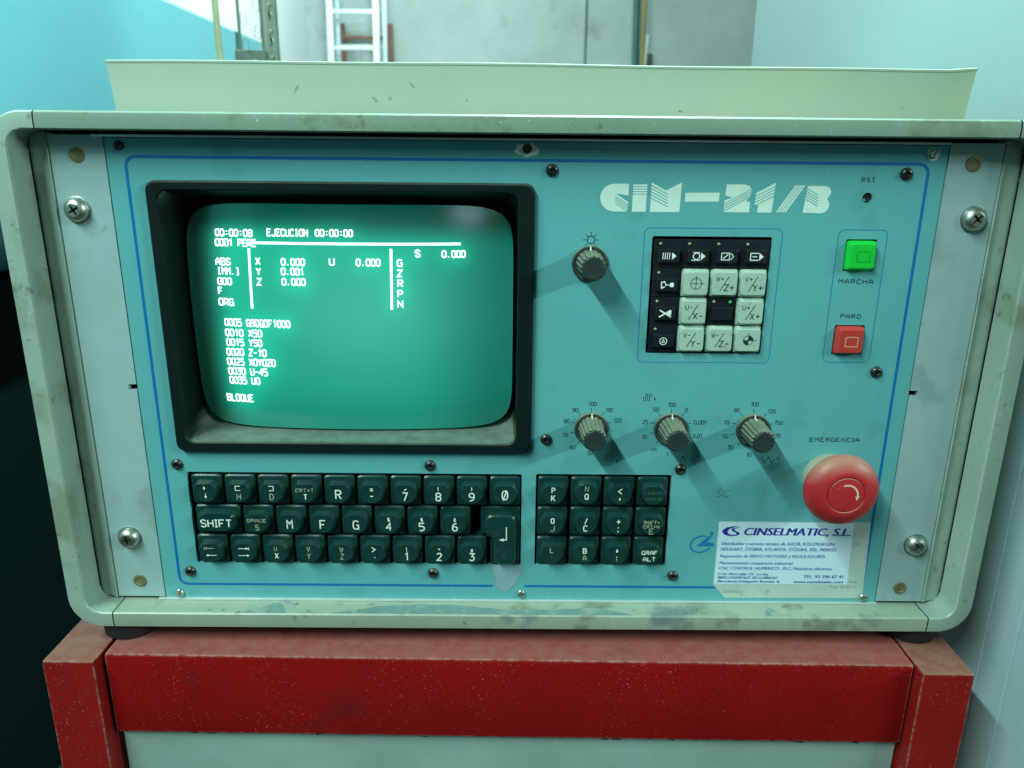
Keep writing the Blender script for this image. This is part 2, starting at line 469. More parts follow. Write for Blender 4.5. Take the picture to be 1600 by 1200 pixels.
# ---- single-stroke letters, for the engraved legends, the panel print and the tube's beam
G = {'0': [[(1,0),(3,0),(4,1),(4,5),(3,6),(1,6),(0,5),(0,1),(1,0)]], '1': [[(1,5),(2,6),(2,0)],[(1,0),(3,0)]], '2': [[(0,5),(1,6),(3,6),(4,5),(4,4),(0,0),(4,0)]],
 '3': [[(0,6),(4,6),(2,3.6),(3,3.5),(4,2.5),(4,1),(3,0),(1,0),(0,1)]], '4': [[(3,0),(3,6),(0,2),(4,2)]], '5': [[(4,6),(0,6),(0,3.5),(3,3.5),(4,2.6),(4,1),(3,0),(0,0)]],
 '6': [[(3.5,6),(1,5.5),(0,4),(0,1),(1,0),(3,0),(4,1),(4,2.5),(3,3.4),(.4,3.2)]], '8': [[(1,3.2),(0,4),(0,5),(1,6),(3,6),(4,5),(4,4),(3,3.2),(1,3.2),(0,2.2),(0,1),(1,0),(3,0),(4,1),(4,2.2),(3,3.2)]],
 '9': [[(.5,0),(3,.5),(4,2),(4,5),(3,6),(1,6),(0,5),(0,3.6),(1,2.8),(3.6,2.9)]], ':': [[(2,1),(2,2)],[(2,4),(2,5)]], '.': [[(1.6,0),(1.6,.9)]], '-': [[(.3,3),(3.7,3)]],
 '[': [[(3,6),(1.2,6),(1.2,0),(3,0)]], ']': [[(1,6),(2.8,6),(2.8,0),(1,0)]],
 'A': [[(0,0),(0,4),(2,6),(4,4),(4,0)],[(0,2.2),(4,2.2)]], 'B': [[(0,0),(0,6),(3,6),(4,5),(4,4),(3,3.2),(4,2.2),(4,1),(3,0),(0,0)],[(.3,3.2),(3,3.2)]], 'C': [[(4,5),(3,6),(1,6),(0,5),(0,1),(1,0),(3,0),(4,1)]],
 'E': [[(4,6),(0,6),(0,0),(4,0)],[(.2,3.1),(3,3.1)]], 'F': [[(4,6),(0,6),(0,0)],[(.2,3.1),(3,3.1)]], 'G': [[(4,5),(3,6),(1,6),(0,5),(0,1),(1,0),(4,0),(4,2.8),(2.4,2.8)]],
 'I': [[(2,0),(2,6)],[(1,6),(3,6)],[(1,0),(3,0)]], 'J': [[(4,6),(4,1),(3,0),(1,0),(0,1)]], 'L': [[(0,6),(0,0),(4,0)]], 'M': [[(0,0),(0,6),(2,3.4),(4,6),(4,0)]], 'N': [[(0,0),(0,6),(4,0),(4,6)]],
 'O': [[(1,0),(3,0),(4,1),(4,5),(3,6),(1,6),(0,5),(0,1),(1,0)]], 'P': [[(0,0),(0,6),(3,6),(4,5),(4,3.8),(3,2.9),(0,2.9)]], 'Q': [[(1,0),(3,0),(4,1),(4,5),(3,6),(1,6),(0,5),(0,1),(1,0)],[(2.4,1.8),(4.2,-.2)]],
 'R': [[(0,0),(0,6),(3,6),(4,5),(4,3.9),(3,3),(0,3)],[(2,2.8),(4,0)]], 'S': [[(4,5),(3,6),(1,6),(0,5),(0,4),(1,3.1),(3,2.9),(4,2),(4,1),(3,0),(1,0),(0,1)]], 'U': [[(0,6),(0,1),(1,0),(3,0),(4,1),(4,6)]],
 'X': [[(0,0),(4,6)],[(0,6),(4,0)]], 'Y': [[(0,6),(2,3.2),(4,6)],[(2,3.2),(2,0)]], 'Z': [[(0,6),(4,6),(0,0),(4,0)]],
 '7': [[(0,6),(4,6),(1.4,0)]], 'D': [[(0,0),(0,6),(2.6,6),(4,4.6),(4,1.4),(2.6,0),(0,0)]], 'H': [[(0,0),(0,6)],[(4,0),(4,6)],[(0,3.1),(4,3.1)]], 'K': [[(0,0),(0,6)],[(4,6),(.3,2.4)],[(1.5,3.4),(4,0)]],
 'T': [[(0,6),(4,6)],[(2,5.9),(2,0)]], 'V': [[(0,6),(2,0),(4,6)]], 'W': [[(-.3,6),(.9,0),(2,4.4),(3.1,0),(4.3,6)]], '=': [[(0,4),(4,4)],[(0,2),(4,2)]], '(': [[(2.6,6.4),(1.6,4.6),(1.6,1.6),(2.6,-.2)]], ')': [[(1.4,6.4),(2.4,4.6),(2.4,1.6),(1.4,-.2)]],
 '\u00d8': [[(1.2,0),(2.8,0),(4,1.2),(4,4.8),(2.8,6),(1.2,6),(0,4.8),(0,1.2),(1.2,0)],[(.6,-.5),(3.4,6.5)]], '$': [[(4,5),(3,5.6),(1,5.6),(0,5),(0,4),(1,3.2),(3,2.8),(4,2),(4,1),(3,.4),(1,.4),(0,1)],[(2,-.5),(2,6.5)]],
 '%': [[(.4,.2),(3.8,5.8)],[(.6,3.8),(1.4,3.8),(1.4,5.6),(.4,5.6),(.4,3.8)],[(2.8,.4),(3.8,.4),(3.8,2.2),(2.8,2.2),(2.8,.4)]], '&': [[(4,0),(.8,4),(.8,5.2),(1.5,6),(2.3,6),(3,5.2),(3,4.3),(.2,2),(.2,.8),(1,0),(2.4,0),(4,2.2)]],
 '>': [[(.2,5.4),(3.8,3),(.2,.6)]], '<': [[(3.8,5.4),(.2,3),(3.8,.6)]], '!': [[(2,6),(2,1.8)],[(2,.8),(2,0)]], '"': [[(1.2,6),(1.2,4)],[(2.8,6),(2.8,4)]], '#': [[(1.2,0),(1.6,6)],[(2.6,0),(3,6)],[(0,2),(4.2,2)],[(0,4),(4.2,4)]],
 ',': [[(2.2,1),(1.6,-.8)]], '/': [[(.6,-.3),(3.4,6.3)]], '+': [[(0,3),(4,3)],[(2,1),(2,5)]], ';': [[(2,3.4),(2,4.4)],[(2.2,1),(1.6,-.6)]], '\u00b4': [[(1,4),(3.4,5.6)]], '|': [[(2,0),(2,6)]]}
GW = {'I': (1.2, 2.8), '1': (.9, 2.9), '.': (1.2, 2.0), ',': (1.2, 2.4), ':': (1.4, 2.6), ';': (1.4, 2.6), '!': (1.4, 2.6), '(': (1.2, 2.8), ')': (1.2, 2.8), 'W': (-.3, 4.3), '|': (1.5, 2.5)}
G['1'] = [[(.9, 4.6), (2.4, 6), (2.4, 0)]]
def soften(pts):
    closed = (Vector(pts[0])-Vector(pts[-1])).length < 1e-6 and len(pts) > 3
    q = pts[:-1] if closed else pts; out = []; n = len(q)
    for i, p in enumerate(q):
        if not closed and i in (0, n-1): out.append(p); continue
        a, c, p = Vector(q[i-1]), Vector(q[(i+1) % n]), Vector(p)
        d1, d2 = p-a, c-p
        ang = abs(d1.angle(d2)) if d1.length and d2.length else 0
        if R(12) < ang < R(75):
            k = .42
            s0, s1 = p-d1*k, p+d2*k
            out += [tuple(s0), tuple(.25*s0+.5*p+.25*s1), tuple(s1)]
        else: out.append(tuple(p))
    return out, closed
def stext(mb, s, x, z, h, y, w=None, wd=.45, anchor='c', gap=1.7, shear=0.):
    glw = []; cur = 0
    for ch in s:
        if ch == ' ': cur += 3.4; continue
        a, c = GW.get(ch, (0, 4))
        glw.append((ch, cur-a)); cur += c-a+gap
    tot = cur-gap; k = h/6; kx = k if w is None else (w-wd)/max(tot, .1)
    if w is None: kx = k*.86
    ox = {'c': -tot*kx/2, 'l': 0, 'r': -tot*kx}[anchor]; lift = 0
    for ch, u in glw:
        for st in G.get(ch, []):
            pts, cl = soften(st)
            mb.ribbon([(x+ox+(u+a+shear*b_)*kx, z+(b_-3)*k) for a, b_ in pts], wd, y-lift, cl); lift += .003

# ---- title lettering, cut by fine stripes
LXZ = lambda x, y: (37.6+(x-50)*.0820+(y-155)*.0035, 243.1-(y-68)*.0798+(x-140)*.00077)
t = MB(); cut = MB()
arc = lambda cx, cz, rx, rz, a0, a1, n=10: [(cx+rx*math.cos(R(a0+(a1-a0)*k/n)), cz+rz*math.sin(R(a0+(a1-a0)*k/n))) for k in range(n+1)]
for pl in ([(232, 68), (140, 68), *[(140-90*math.cos(R(q)), 155-87*math.sin(R(q))) for q in range(80, -81, -16)], (140, 242), (221, 242), (228, 182), (147, 128), (228, 141)],
           [(258, 72), (347, 72), (337, 244), (250, 244)],
           [(373, 60), (463, 110), (562, 60), (550, 245), (364, 245)],
           [(585, 124), (800, 124), (797, 180), (583, 180)],
           [(842, 72), (950, 72), (984, 80), (1000, 104), (997, 138), (968, 180), (993, 182), (990, 248), (828, 246), (832, 172), (882, 154), (835, 142)],
           [(1149, 62), (1132, 250), (1041, 248), (1046, 200), (1021, 208), (1029, 126)],
           [(1350, 82), (1450, 82), (1470, 84), (1487, 94), (1497, 110), (1498, 126), (1491, 145), (1476, 161), (1487, 176), (1493, 196), (1492, 216), (1482, 236), (1464, 249), (1440, 254), (1328, 250)]):
    t.poly([[LXZ(*p) for p in pl]], -.05)
for k in range(4):
    t.ribbon([LXZ(1165+k*17, 248), LXZ(1277+k*17, 78)], .82, -.05)
    cut.ribbon([LXZ(146, 146+k*15), LXZ(228, 199+k*15)], .42, -.075)
    cut.ribbon([LXZ(252, 86+k*15.5), LXZ(350, 86+k*15.5)], .36, -.075)
    cut.ribbon([LXZ(828, 196+k*15), LXZ(1002, 100+k*15)], .42, -.075)
    cut.ribbon([LXZ(1018, 150+k*19), LXZ(1150, 84+k*19)], .42, -.075)
for k in range(5):
    cut.ribbon([LXZ(368, 76+k*20), LXZ(476, 136+k*19)], .42, -.075)
    cut.ribbon([LXZ(1340, 96+k*17), LXZ(1420, 140+k*17)], .42, -.075)
TI = t.build('printed_title', m_white, PAN)
for k in range(len(cut.f)): MB().add(cut.v[4*k:4*k+4], [(2, 3, 1, 0)]).build('title_stripe', m_panel, TI, fix=True)

# ---- small printed words and symbols
def words(name, items, m=m_ink, label=None):
    mb = MB()
    for it in items: stext(mb, it[0], it[1], it[2], it[3], -.06, it[4], .42, gap=2.4)
    return mb.build(name, m, PAN, label=label)
words('printed_word', [('MARCHA', 175.3, 194.0, 2.1, 18.4)])
words('printed_word', [('PARO', 175.1, 175.2, 2.1, 11.0)])
words('printed_word', [('RST', 174.6, 246.2, 2.1, 7.2)])
words('printed_word', [('EMERGENCIA', 175.7, 104.3, 2.2, 28.2)])
sun = MB().ribbon([(33.8+2.0*math.cos(2*math.pi*k/20), 214.6+2.0*math.sin(2*math.pi*k/20)) for k in range(20)], .5, -.06, True)
for k in range(8):
    a = math.pi/4*k
    sun.ribbon([(33.8+2.5*math.cos(a), 214.6+2.5*math.sin(a)), (33.8+4.2*math.cos(a), 214.6+4.2*math.sin(a))], .32, -.06)
sun.build('printed_sun_symbol', m_ink, PAN)

def dial(cx, cz, labels, extra):
    mb = MB()
    for a, s, lx, lz in labels:
        t_ = R(a)
        if s is not None:
            mb.ribbon([(cx+9.6*math.cos(t_), cz+9.6*math.sin(t_)), (cx+11.9*math.cos(t_), cz+11.9*math.sin(t_))], .34, -.06)
            stext(mb, s, lx, lz, 2.2, -.06, None, .34, gap=1.5)
    extra(mb)
    mb.build('dial_scale', m_ink, PAN)
def rib(mb, pts, wd=.32, y=-.06, closed=False): mb.ribbon(pts, wd, y, closed)
def circ(cx, cz, r, n=20): return [(cx+r*math.cos(2*math.pi*k/n), cz+r*math.sin(2*math.pi*k/n)) for k in range(n)]
def ex1(mb):
    rib(mb, circ(48.6, 92.8, 2.4), .3, closed=True); rib(mb, circ(48.6, 92.8, 1.2), .3, closed=True)
    stext(mb, '%', 53.4, 90.2, 1.7, -.06, None, .22)
dial(37.7, 110.2, [(90, '100', 38.3, 124.4), (128, '90', 28.6, 120.8), (162, '80', 24.1, 114.1), (196, '70', 23.5, 106.0), (232, '60', 27.8, 98.5),
                   (268, '50', 38.0, 95.0), (52, '110', 47.6, 120.9), (17, '120', 52.6, 114.8)], ex1)
def ex2(mb):
    z0, z1 = 126.6, 130.2
    pts = [(66.4, 128.8)]
    for k in range(3):
        x = 66.4+k*2.2
        pts += arc(x+.55, 127.0, .55, .5, 180, 360, 4) if k < 2 else []
        if k < 2: pts += arc(x+1.65, 130.0, .55, .5, 180, 0, 4)
    pts += [(pts[-1][0], 128.9)]
    rib(mb, pts)
    stext(mb, '%', 72.6, 127.6, 1.5, -.06, None, .22)
    rib(mb, [(72.6, 96.6), (73.4, 98.4), (74.1, 96.6), (74.9, 98.4), (75.6, 96.6)])
    rib(mb, [(89.3, 90.4), (91.0, 93.8), (92.6, 90.4)])
    rib(mb, circ(97.8, 91.8, 2.3), .3, closed=True); rib(mb, [(96.9, 90.9), (97.8, 92.9), (98.7, 90.9)], .3, closed=True)
dial(82.4, 110.2, [(90, '100', 82.5, 124.3), (128, '50', 73.7, 121.4), (162, '25', 68.2, 114.0), (196, '10', 68.3, 105.2), (230, '', 74.5, 97.7),
                   (262, '1', 81.9, 94.6), (52, '0', 90.6, 121.3), (17, '0,001', 98.9, 114.0), (343, '0,01', 98.0, 105.8)], ex2)
def ex3(mb):
    rib(mb, [(135.4, 93.6), (137.4, 89.6), (139.6, 93.6), (141.7, 89.6), (143.3, 92.4)])
    stext(mb, '%', 145.2, 92.6, 1.2, -.06, None, .22)
dial(128.4, 110.2, [(90, '100', 128.7, 125.0), (128, '90', 118.7, 121.3), (162, '70', 113.8, 114.1), (196, '50', 113.7, 105.9), (232, '30', 117.3, 99.2),
                    (268, '10', 128.2, 94.8), (52, '120', 138.5, 120.9), (17, '150', 143.1, 114.2), (343, '175', 142.8, 106.2)], ex3)
# pencil mark
mb = MB(); stext(mb, 'SC.', 116.2, 70.8, 4.2, -.05, 10, .5, shear=.25); mb.build('pencil_mark', m_pencil, PAN)
# blue emblem, an open ellipse with a nib
mb = MB()
mb.ribbon([(105.6+6.3*math.cos(R(a)), 38.0+5.3*math.sin(R(a))+.12*6*math.cos(R(a))) for a in range(60, 345, 15)], 1.0, -.06)
mb.poly([[(102.6, 36.6), (109.3, 43.0), (110.6, 43.9), (111.6, 43.2), (108.8, 39.6), (113.0, 38.6), (113.4, 36.8)]], -.07)
mb.poly([[(109.8, 45.4), (111.2, 46.4), (112.6, 44.9), (111.4, 43.8)]], -.07)
mb.build('printed_emblem', m_embl, PAN)
# worn bare patch under the return key, its broken rim
out = [(-18.0, 22.9), (-17.0, 18), (-15.6, 14.5), (-15.9, 10.2), (-14.2, 7.6), (-10.2, 5.6), (-6.8, 6.9), (-4.6, 9.6), (-2.2, 13.4), (0.2, 18.2), (0.6, 22.9)]
MB().poly([out], -.04).build('worn_patch', m_bare, PAN, label='bare worn patch where the blue paint has gone')
MB().ribbon(out, .22, -.07).build('paint_edge', m_edge, PAN)
def blob(cx, cz, rx, rz, n=22, jag=.16):
    return [(cx+rx*(1+random.uniform(-jag, jag))*math.cos(2*math.pi*k/n), cz+rz*(1+random.uniform(-jag, jag))*math.sin(2*math.pi*k/n)) for k in range(n)]
MB().poly([blob(-.2, 259.3, 6.6, 3.2)], -.04).build('glue_residue', m_glue, PAN)
MB().poly([blob(205.9, 259.2, 3.3, 3.2, 20, .06), circ(205.9, 259.2, 2.5)], -.04).build('glue_residue', m_glue, PAN)
MB().poly([blob(-206.2, 259.2, 4.4, 3.0, 18, .2), circ(-206, 259.6, 2.2)], -.04).build('glue_residue', mat('faint_glue', (.17, .40, .41), .6), PAN)

# ---- stickers
MB().poly([[(114.7, 11.3), (122.7, 2.2), (205.6, 2.6), (203.7, 52.9), (114.9, 52.9)]], -.12, 0).build('old_sticker', m_ostick, U, label='yellowed old sticker showing behind the newer one')
OS = bpy.context.scene.objects['old_sticker']
for q in (('CO', 197.2, 38.9, 2.2, -.17, 3.6), ('99 06', 198.5, 13.5, 1.6, -.17, 5.2), ('Telf. 99 87 41', 193, 10.1, 1.7, -.17, 16), ('CONTROLS', 127, 6.5, 1.7, -.17, 12), ('\u2022', 195.2, 31, 1.6, -.17)):
    mb = MB(); text(mb, *q); mb.build('faded_print', m_oldp, OS)
ST = MB().poly([[(115.4, 11.7), (195.1, 11.9), (193.8, 52.0), (115.1, 52.4)]], -.22, -.125).build('sticker', m_stick, U, label='white service sticker printed in navy blue')
mb = MB()
text(mb, 'CINSELMATIC, S.L.', 130.4, 46.6, 4.7, -.28, 62.2, 'l', bold=.045, shear=.2)
# swoosh emblem
mb.poly([[(127.9, 49.6), (123.5, 50.0), (119.8, 49.2), (117.3, 47.4), (117.2, 46.0), (119.0, 44.3), (122.6, 43.5), (126.0, 43.9), (127.8, 45.0),
          (127.2, 45.9), (124.6, 47.2), (124.4, 48.3), (127.9, 49.2), (123.0, 48.6), (122.5, 47.3), (125.6, 45.6), (125.6, 44.7), (123.0, 44.4), (121.2, 45.0), (120.2, 46.3), (121.2, 48.1), (123.9, 49.2)]], -.28)
mb.build('sticker_heading', m_navy, ST)
mb = MB()
for s, x, z, h, wd in (('Distribuidor y servicio técnico de AXOR, KOLLMORGEN,', 117.5, 38.7, 2.0, 67), ('NEUGART, STÖBER, ATLANTA, STÖGRA, ISEL, MERKES', 117.4, 35.0, 2.0, 68.4),
                       ('Reparación de SERVO MOTORES y REGULADORES', 117.5, 30.5, 1.9, 62.1), ('Mantenimiento maquinaria industrial', 117.5, 25.9, 1.9, 43.4),
                       ('CNC CONTROL NUMERICO , PLC, Maniobras eléctricas', 117.5, 22.4, 1.9, 67.2)):
    text(mb, s, x, z, h, -.28, wd, 'l', bold=.022, shear=.1)
mb.build('sticker_lines', m_navy2, ST)
mb = MB()
for s, x, z, h, wd in (('C/ Dr. Martí i Julià, 172 - Loc.Izq.', 117.2, 18.5, 1.5, 30), ('08903 L\'HOSPITALET DE LLOBREGAT', 117.2, 16.1, 1.5, 36), ('(Barcelona) (Delegación Bonmatí, 4)', 117.4, 13.6, 1.5, 37),
                       ('TEL. 93 296 67 41', 168.3, 17.1, 1.9, 23.8), ('www.cinselmatic.com', 162.7, 13.6, 1.9, 29.9)):
    text(mb, s, x, z, h, -.28, wd, 'l', bold=.03)
mb.build('sticker_address', m_navy, ST)

# ---- screws
def hexscrew(x, z):
    o = MB().lathe(x, z, [(3.3, 0), (3.2, -.7), (2.7, -1.5), (1.9, -2.0), (1.5, -2.1), (1.3, -1.0)], 24).build('panel_screw', m_bscrew, U, (x, 0, z), smooth=50)
    return o
for x, z in ((12.7, 249.5), (193.5, 249.3), (12.7, 103.3), (193.4, 144.3), (89.9, 85.6), (-196.8, 86.4), (-53, 86.8), (-196.8, 17.9), (-52.6, 17.7), (90.2, 17.1)):
    hexscrew(x, z)
def slotscrew(x, z, a, m):
    h = MB()
    ca, sa = math.cos(a), math.sin(a)
    for sg in (-1, 1):
        lo = [(2.5*math.cos(t), 2.5*math.sin(t)) for t in [R(10+160*k/10) for k in range(11)]]
        lo = [(u, sg*v) for u, v in lo]
        lp = [[(x+(u*ca-v*sa)*q, yy, z+(u*sa+v*ca)*q) for u, v in lo] for q, yy in ((1, 0), (1, -1.0), (.8, -1.6))]
        h.loft(lp, True, False, True)
    h.disc(x, z, 2.3, -.6)
    h.build('mounting_screw', m, U, (x, 0, z), fix=True)
for x, z, a, m in ((-206, 259.6, .9, m_bscrew), (-.2, 259.9, 2.2, m_bscrew), (205.9, 259.4, 1.3, m_metal), (-204.6, 3.4, 1.3, m_metal), (-.2, 4.3, .5, m_metal), (205.9, 3.4, .3, m_metal)):
    slotscrew(x, z, a, m)
def cross(x, z, y, a):
    c = MB(); L_, w_ = 2.9, .62
    pts = [(w_, w_), (L_, w_*.7), (L_, -w_*.7), (w_, -w_), (w_*.7, -L_), (-w_*.7, -L_), (-w_, -w_), (-L_, -w_*.7), (-L_, w_*.7), (-w_, w_), (-w_*.7, L_), (w_*.7, L_)]
    return [(x+u*math.cos(a)-v*math.sin(a), z+u*math.sin(a)+v*math.cos(a)) for u, v in pts][::-1]
for x, z, a in ((-231.6, 227.6, .5), (-229.8, 40.0, .2), (231.6, 227.2, .75), (231.6, 39.0, .6)):
    mb = MB().lathe(x, z, [(6.2, -.1), (6.2, -1.4), (5.9, -2.4), (5.2, -3.6), (4.2, -4.4), (3.3, -4.75)], 36, cap=False)
    rim = circ(x, z, 3.3, 36); cr = cross(x, z, 0, a)
    mb.poly([rim, cr], -4.75); mb.loft([[(p[0], -4.75, p[1]) for p in cr], [(x+(p[0]-x)*.55, -2.2, z+(p[1]-z)*.55) for p in cr]], cap1=True, mi=1)
    mb.build('flange_screw', [m_metal, m_bscrew], U, (x, 0, z), smooth=40)
    MB().lathe(x, z, [(6.9, -.2), (6.9, -.9), (6.4, -1.1)], 36).build('washer', m_metal, U, (x, 0, z), smooth=40)
for x, z in ((-227.8, 254.9), (-227.5, 11.4), (226.8, 254.5), (227.2, 9.8)):
    MB().lathe(x, z, [(3.9, -.2), (3.7, -.8), (2.5, -.9), (2.2, -.5)], 28).build('rivet', m_brass, U, (x, 0, z), smooth=35)

# ---- monitor: black surround, funnel, curved tube face
bo = rrect(-194.6, 4.1, 95.2, 242.6, 5, 6); bi = rrect(-189.0, -4.3, 101.2, 238.0, 6, 6)
def grow(l, d):
    cx, cz = -95.2, 169
    return [(p[0]+d*(1 if p[0] > cx else -1), p[1]+d*(1 if p[1] > cz else -1)) for p in l]
mo = MB()
mo.loft([at_y(grow(bo, .3), 0), at_y(bo, -2.6), at_y(grow(bo, -.7), -3.4), at_y(grow(bi, .7), -3.4), at_y(bi, -2.7)])
SUR = mo.build('screen_surround', m_black, U, fix=True, smooth=30)
XC, ZC, HW, HH, RR, YC = -96.2, 167.0, 89.6, 63.6, 455., 9.0
def sy(x, z): return YC+((x-XC)**2+(z-ZC)**2)/(2*RR)
def sup(t, hw, hh, e):
    c, s_ = math.cos(t), math.sin(t)
    k = (abs(c)**e+abs(s_)**e)**(-1/e)
    return XC+hw*k*c, ZC+hh*k*s_
NT = 128
def ray_rr(t):   # point of the surround's inner outline in the same direction
    x0, x1, z0, z1 = -189.0, -4.3, 101.2, 238.0
    c, s_ = math.cos(t)*HW, math.sin(t)*HH
    k = min(((x1 if c > 0 else x0)-XC)/c if abs(c) > 1e-6 else 1e9, ((z1 if s_ > 0 else z0)-ZC)/s_ if abs(s_) > 1e-6 else 1e9)
    return XC+c*k, ZC+s_*k
ts = [2*math.pi*k/NT for k in range(NT)]
f0 = [(*ray_rr(t),) for t in ts]
f1 = [sup(t, HW+2.2, HH+1.0, 12) for t in ts]
f1 = [(x, z) for x, z in f1]
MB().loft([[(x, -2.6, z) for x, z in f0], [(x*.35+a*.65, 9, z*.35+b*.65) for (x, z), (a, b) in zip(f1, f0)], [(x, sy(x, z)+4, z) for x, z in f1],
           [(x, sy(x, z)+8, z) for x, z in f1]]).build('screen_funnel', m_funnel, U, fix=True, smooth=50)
g = MB(); loops = []
for k in range(1, 41):
    q = k/40
    loops.append([(x, sy(x, z), z) for x, z in [sup(t, HW*q, HH*q, 2+7*q) for t in ts]])
n = NT
g.loft(loops)
g.add([(XC, YC, ZC)]+loops[0], [(0, 1+i, 1+(i+1) % n) for i in range(n)])
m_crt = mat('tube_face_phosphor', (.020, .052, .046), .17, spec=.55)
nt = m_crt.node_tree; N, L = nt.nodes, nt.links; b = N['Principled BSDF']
at_ = N.new('ShaderNodeAttribute'); at_.attribute_name = 'screen_emission'
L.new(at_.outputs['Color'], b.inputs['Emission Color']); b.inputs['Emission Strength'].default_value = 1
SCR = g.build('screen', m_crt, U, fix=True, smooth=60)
LINES = [('00:00:08', -168.3, 215.0, 20.7, 3.4), ('EJECUCION', -139.1, 215.6, 22.1, 3.4), ('00:00:00', -112.8, 215.7, 19.9, 3.3), ('0001 PERE', -168.7, 209.8, 22.9, 3.5), ('ABS', -169.1, 199.5, 8.2, 3.5), ('[MM.]', -168.4, 194.4, 12.2, 3.5), ('G00', -168.9, 188.8, 7.8, 3.5), ('F', -169.0, 183.5, 2.6, 3.5), ('ORG', -169.2, 177.4, 8.3, 3.6), ('X', -146.4, 200.2, 2.9, 3.5), ('Y', -146.4, 194.6, 2.9, 3.5), ('Z', -146.4, 189.1, 2.9, 3.5), ('0.000', -132.1, 200.1, 12.7, 3.4), ('0.001', -132.4, 195.0, 12.4, 3.5), ('0.000', -132.4, 189.4, 12.8, 3.5), ('U', -105.8, 200.5, 3.1, 3.4), ('0.000', -91.3, 200.3, 12.7, 3.4), ('G', -69.3, 200.1, 3.1, 3.4), ('Z', -69.4, 194.6, 3.0, 3.4), ('R', -69.2, 189.1, 3.1, 3.5), ('P', -69.4, 183.5, 3.1, 3.5), ('N', -69.6, 177.9, 3.2, 3.5), ('S', -59.6, 205.2, 3.1, 3.4), ('0.000', -45.2, 204.8, 12.4, 3.4), ('0005 G90G0F1000', -166.9, 166.0, 37.2, 3.7), ('0010 X50', -167.2, 160.1, 21.0, 3.7), ('0015 Y50', -167.1, 154.6, 20.4, 3.7), ('0020 Z-10', -167.7, 148.9, 23.0, 3.8), ('0025 X0Y0Z0', -168.0, 143.2, 28.0, 3.8), ('0030 U-45', -168.0, 137.5, 22.9, 3.9), ('0035 U0', -167.9, 132.0, 17.7, 3.9), ('BLOQUE', -170.9, 121.2, 15.6, 4.1)]
m_beam = mat('screen_beam_light', (.1, .1, .1), .5, emit=((.75, 1.0, .92), 2.6))
import numpy as np
spots = []
def beam(mb, pts, wd, lift):
    q = MB().ribbon(pts, wd, 0); mb.add([(x, sy(x, z)-lift, z) for x, _, z in q.v], q.f)
for s, x, z, wd, h in LINES:
    mb = MB(); nch = len(s); adv = wd/(nch-.22) if nch > 1 else 0
    cw = adv*.74 if nch > 1 else wd*.78
    lift = .25
    for i, ch in enumerate(s):
        for st in G.get(ch, []):
            lift += .012
            ln = [(x+i*adv+a/4*cw, z-h/2+b_/6*h) for a, b_ in st]; spots.extend(ln)
            spots.extend(((p[0]+q[0])/2, (p[1]+q[1])/2) for p, q in zip(ln, ln[1:]))
            beam(mb, ln, .70, lift)
    mb.build('screen_text', m_beam, SCR)
for a, c, wd in (((-147.5, 210.0), (-35.2, 210.2), 1.25), ((-149.9, 206.9), (-150.4, 174.2), 1.25), ((-72.6, 207.6), (-73.0, 174.7), 1.25)):
    pts = [(a[0]+(c[0]-a[0])*k/16, a[1]+(c[1]-a[1])*k/16) for k in range(17)]
    mb = MB(); beam(mb, pts, wd, .25); mb.build('screen_rule', m_beam, SCR)
    spots += [(p[0]+.3*k, p[1]) for p in pts for k in (-1, 0, 1)]
# emission colours: lit raster, text halo, and room haze painted in at the centre
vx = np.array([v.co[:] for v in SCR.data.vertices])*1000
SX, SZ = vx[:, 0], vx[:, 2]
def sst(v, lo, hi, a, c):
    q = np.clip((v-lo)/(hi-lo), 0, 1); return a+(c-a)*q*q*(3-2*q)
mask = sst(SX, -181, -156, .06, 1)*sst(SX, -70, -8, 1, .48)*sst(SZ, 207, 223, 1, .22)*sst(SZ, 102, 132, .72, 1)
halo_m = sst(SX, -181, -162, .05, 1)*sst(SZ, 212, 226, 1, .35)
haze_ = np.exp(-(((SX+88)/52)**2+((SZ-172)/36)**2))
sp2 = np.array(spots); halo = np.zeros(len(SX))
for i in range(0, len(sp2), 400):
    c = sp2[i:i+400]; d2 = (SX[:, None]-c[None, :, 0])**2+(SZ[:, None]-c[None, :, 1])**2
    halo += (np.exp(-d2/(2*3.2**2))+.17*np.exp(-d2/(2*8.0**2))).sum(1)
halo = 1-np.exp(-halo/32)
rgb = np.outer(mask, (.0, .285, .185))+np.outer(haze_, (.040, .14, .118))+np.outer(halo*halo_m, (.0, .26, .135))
at2 = SCR.data.color_attributes.new('screen_emission', 'FLOAT_COLOR', 'POINT')
at2.data.foreach_set('color', np.concatenate([rgb, np.ones((len(SX), 1))], 1).astype('f').ravel())

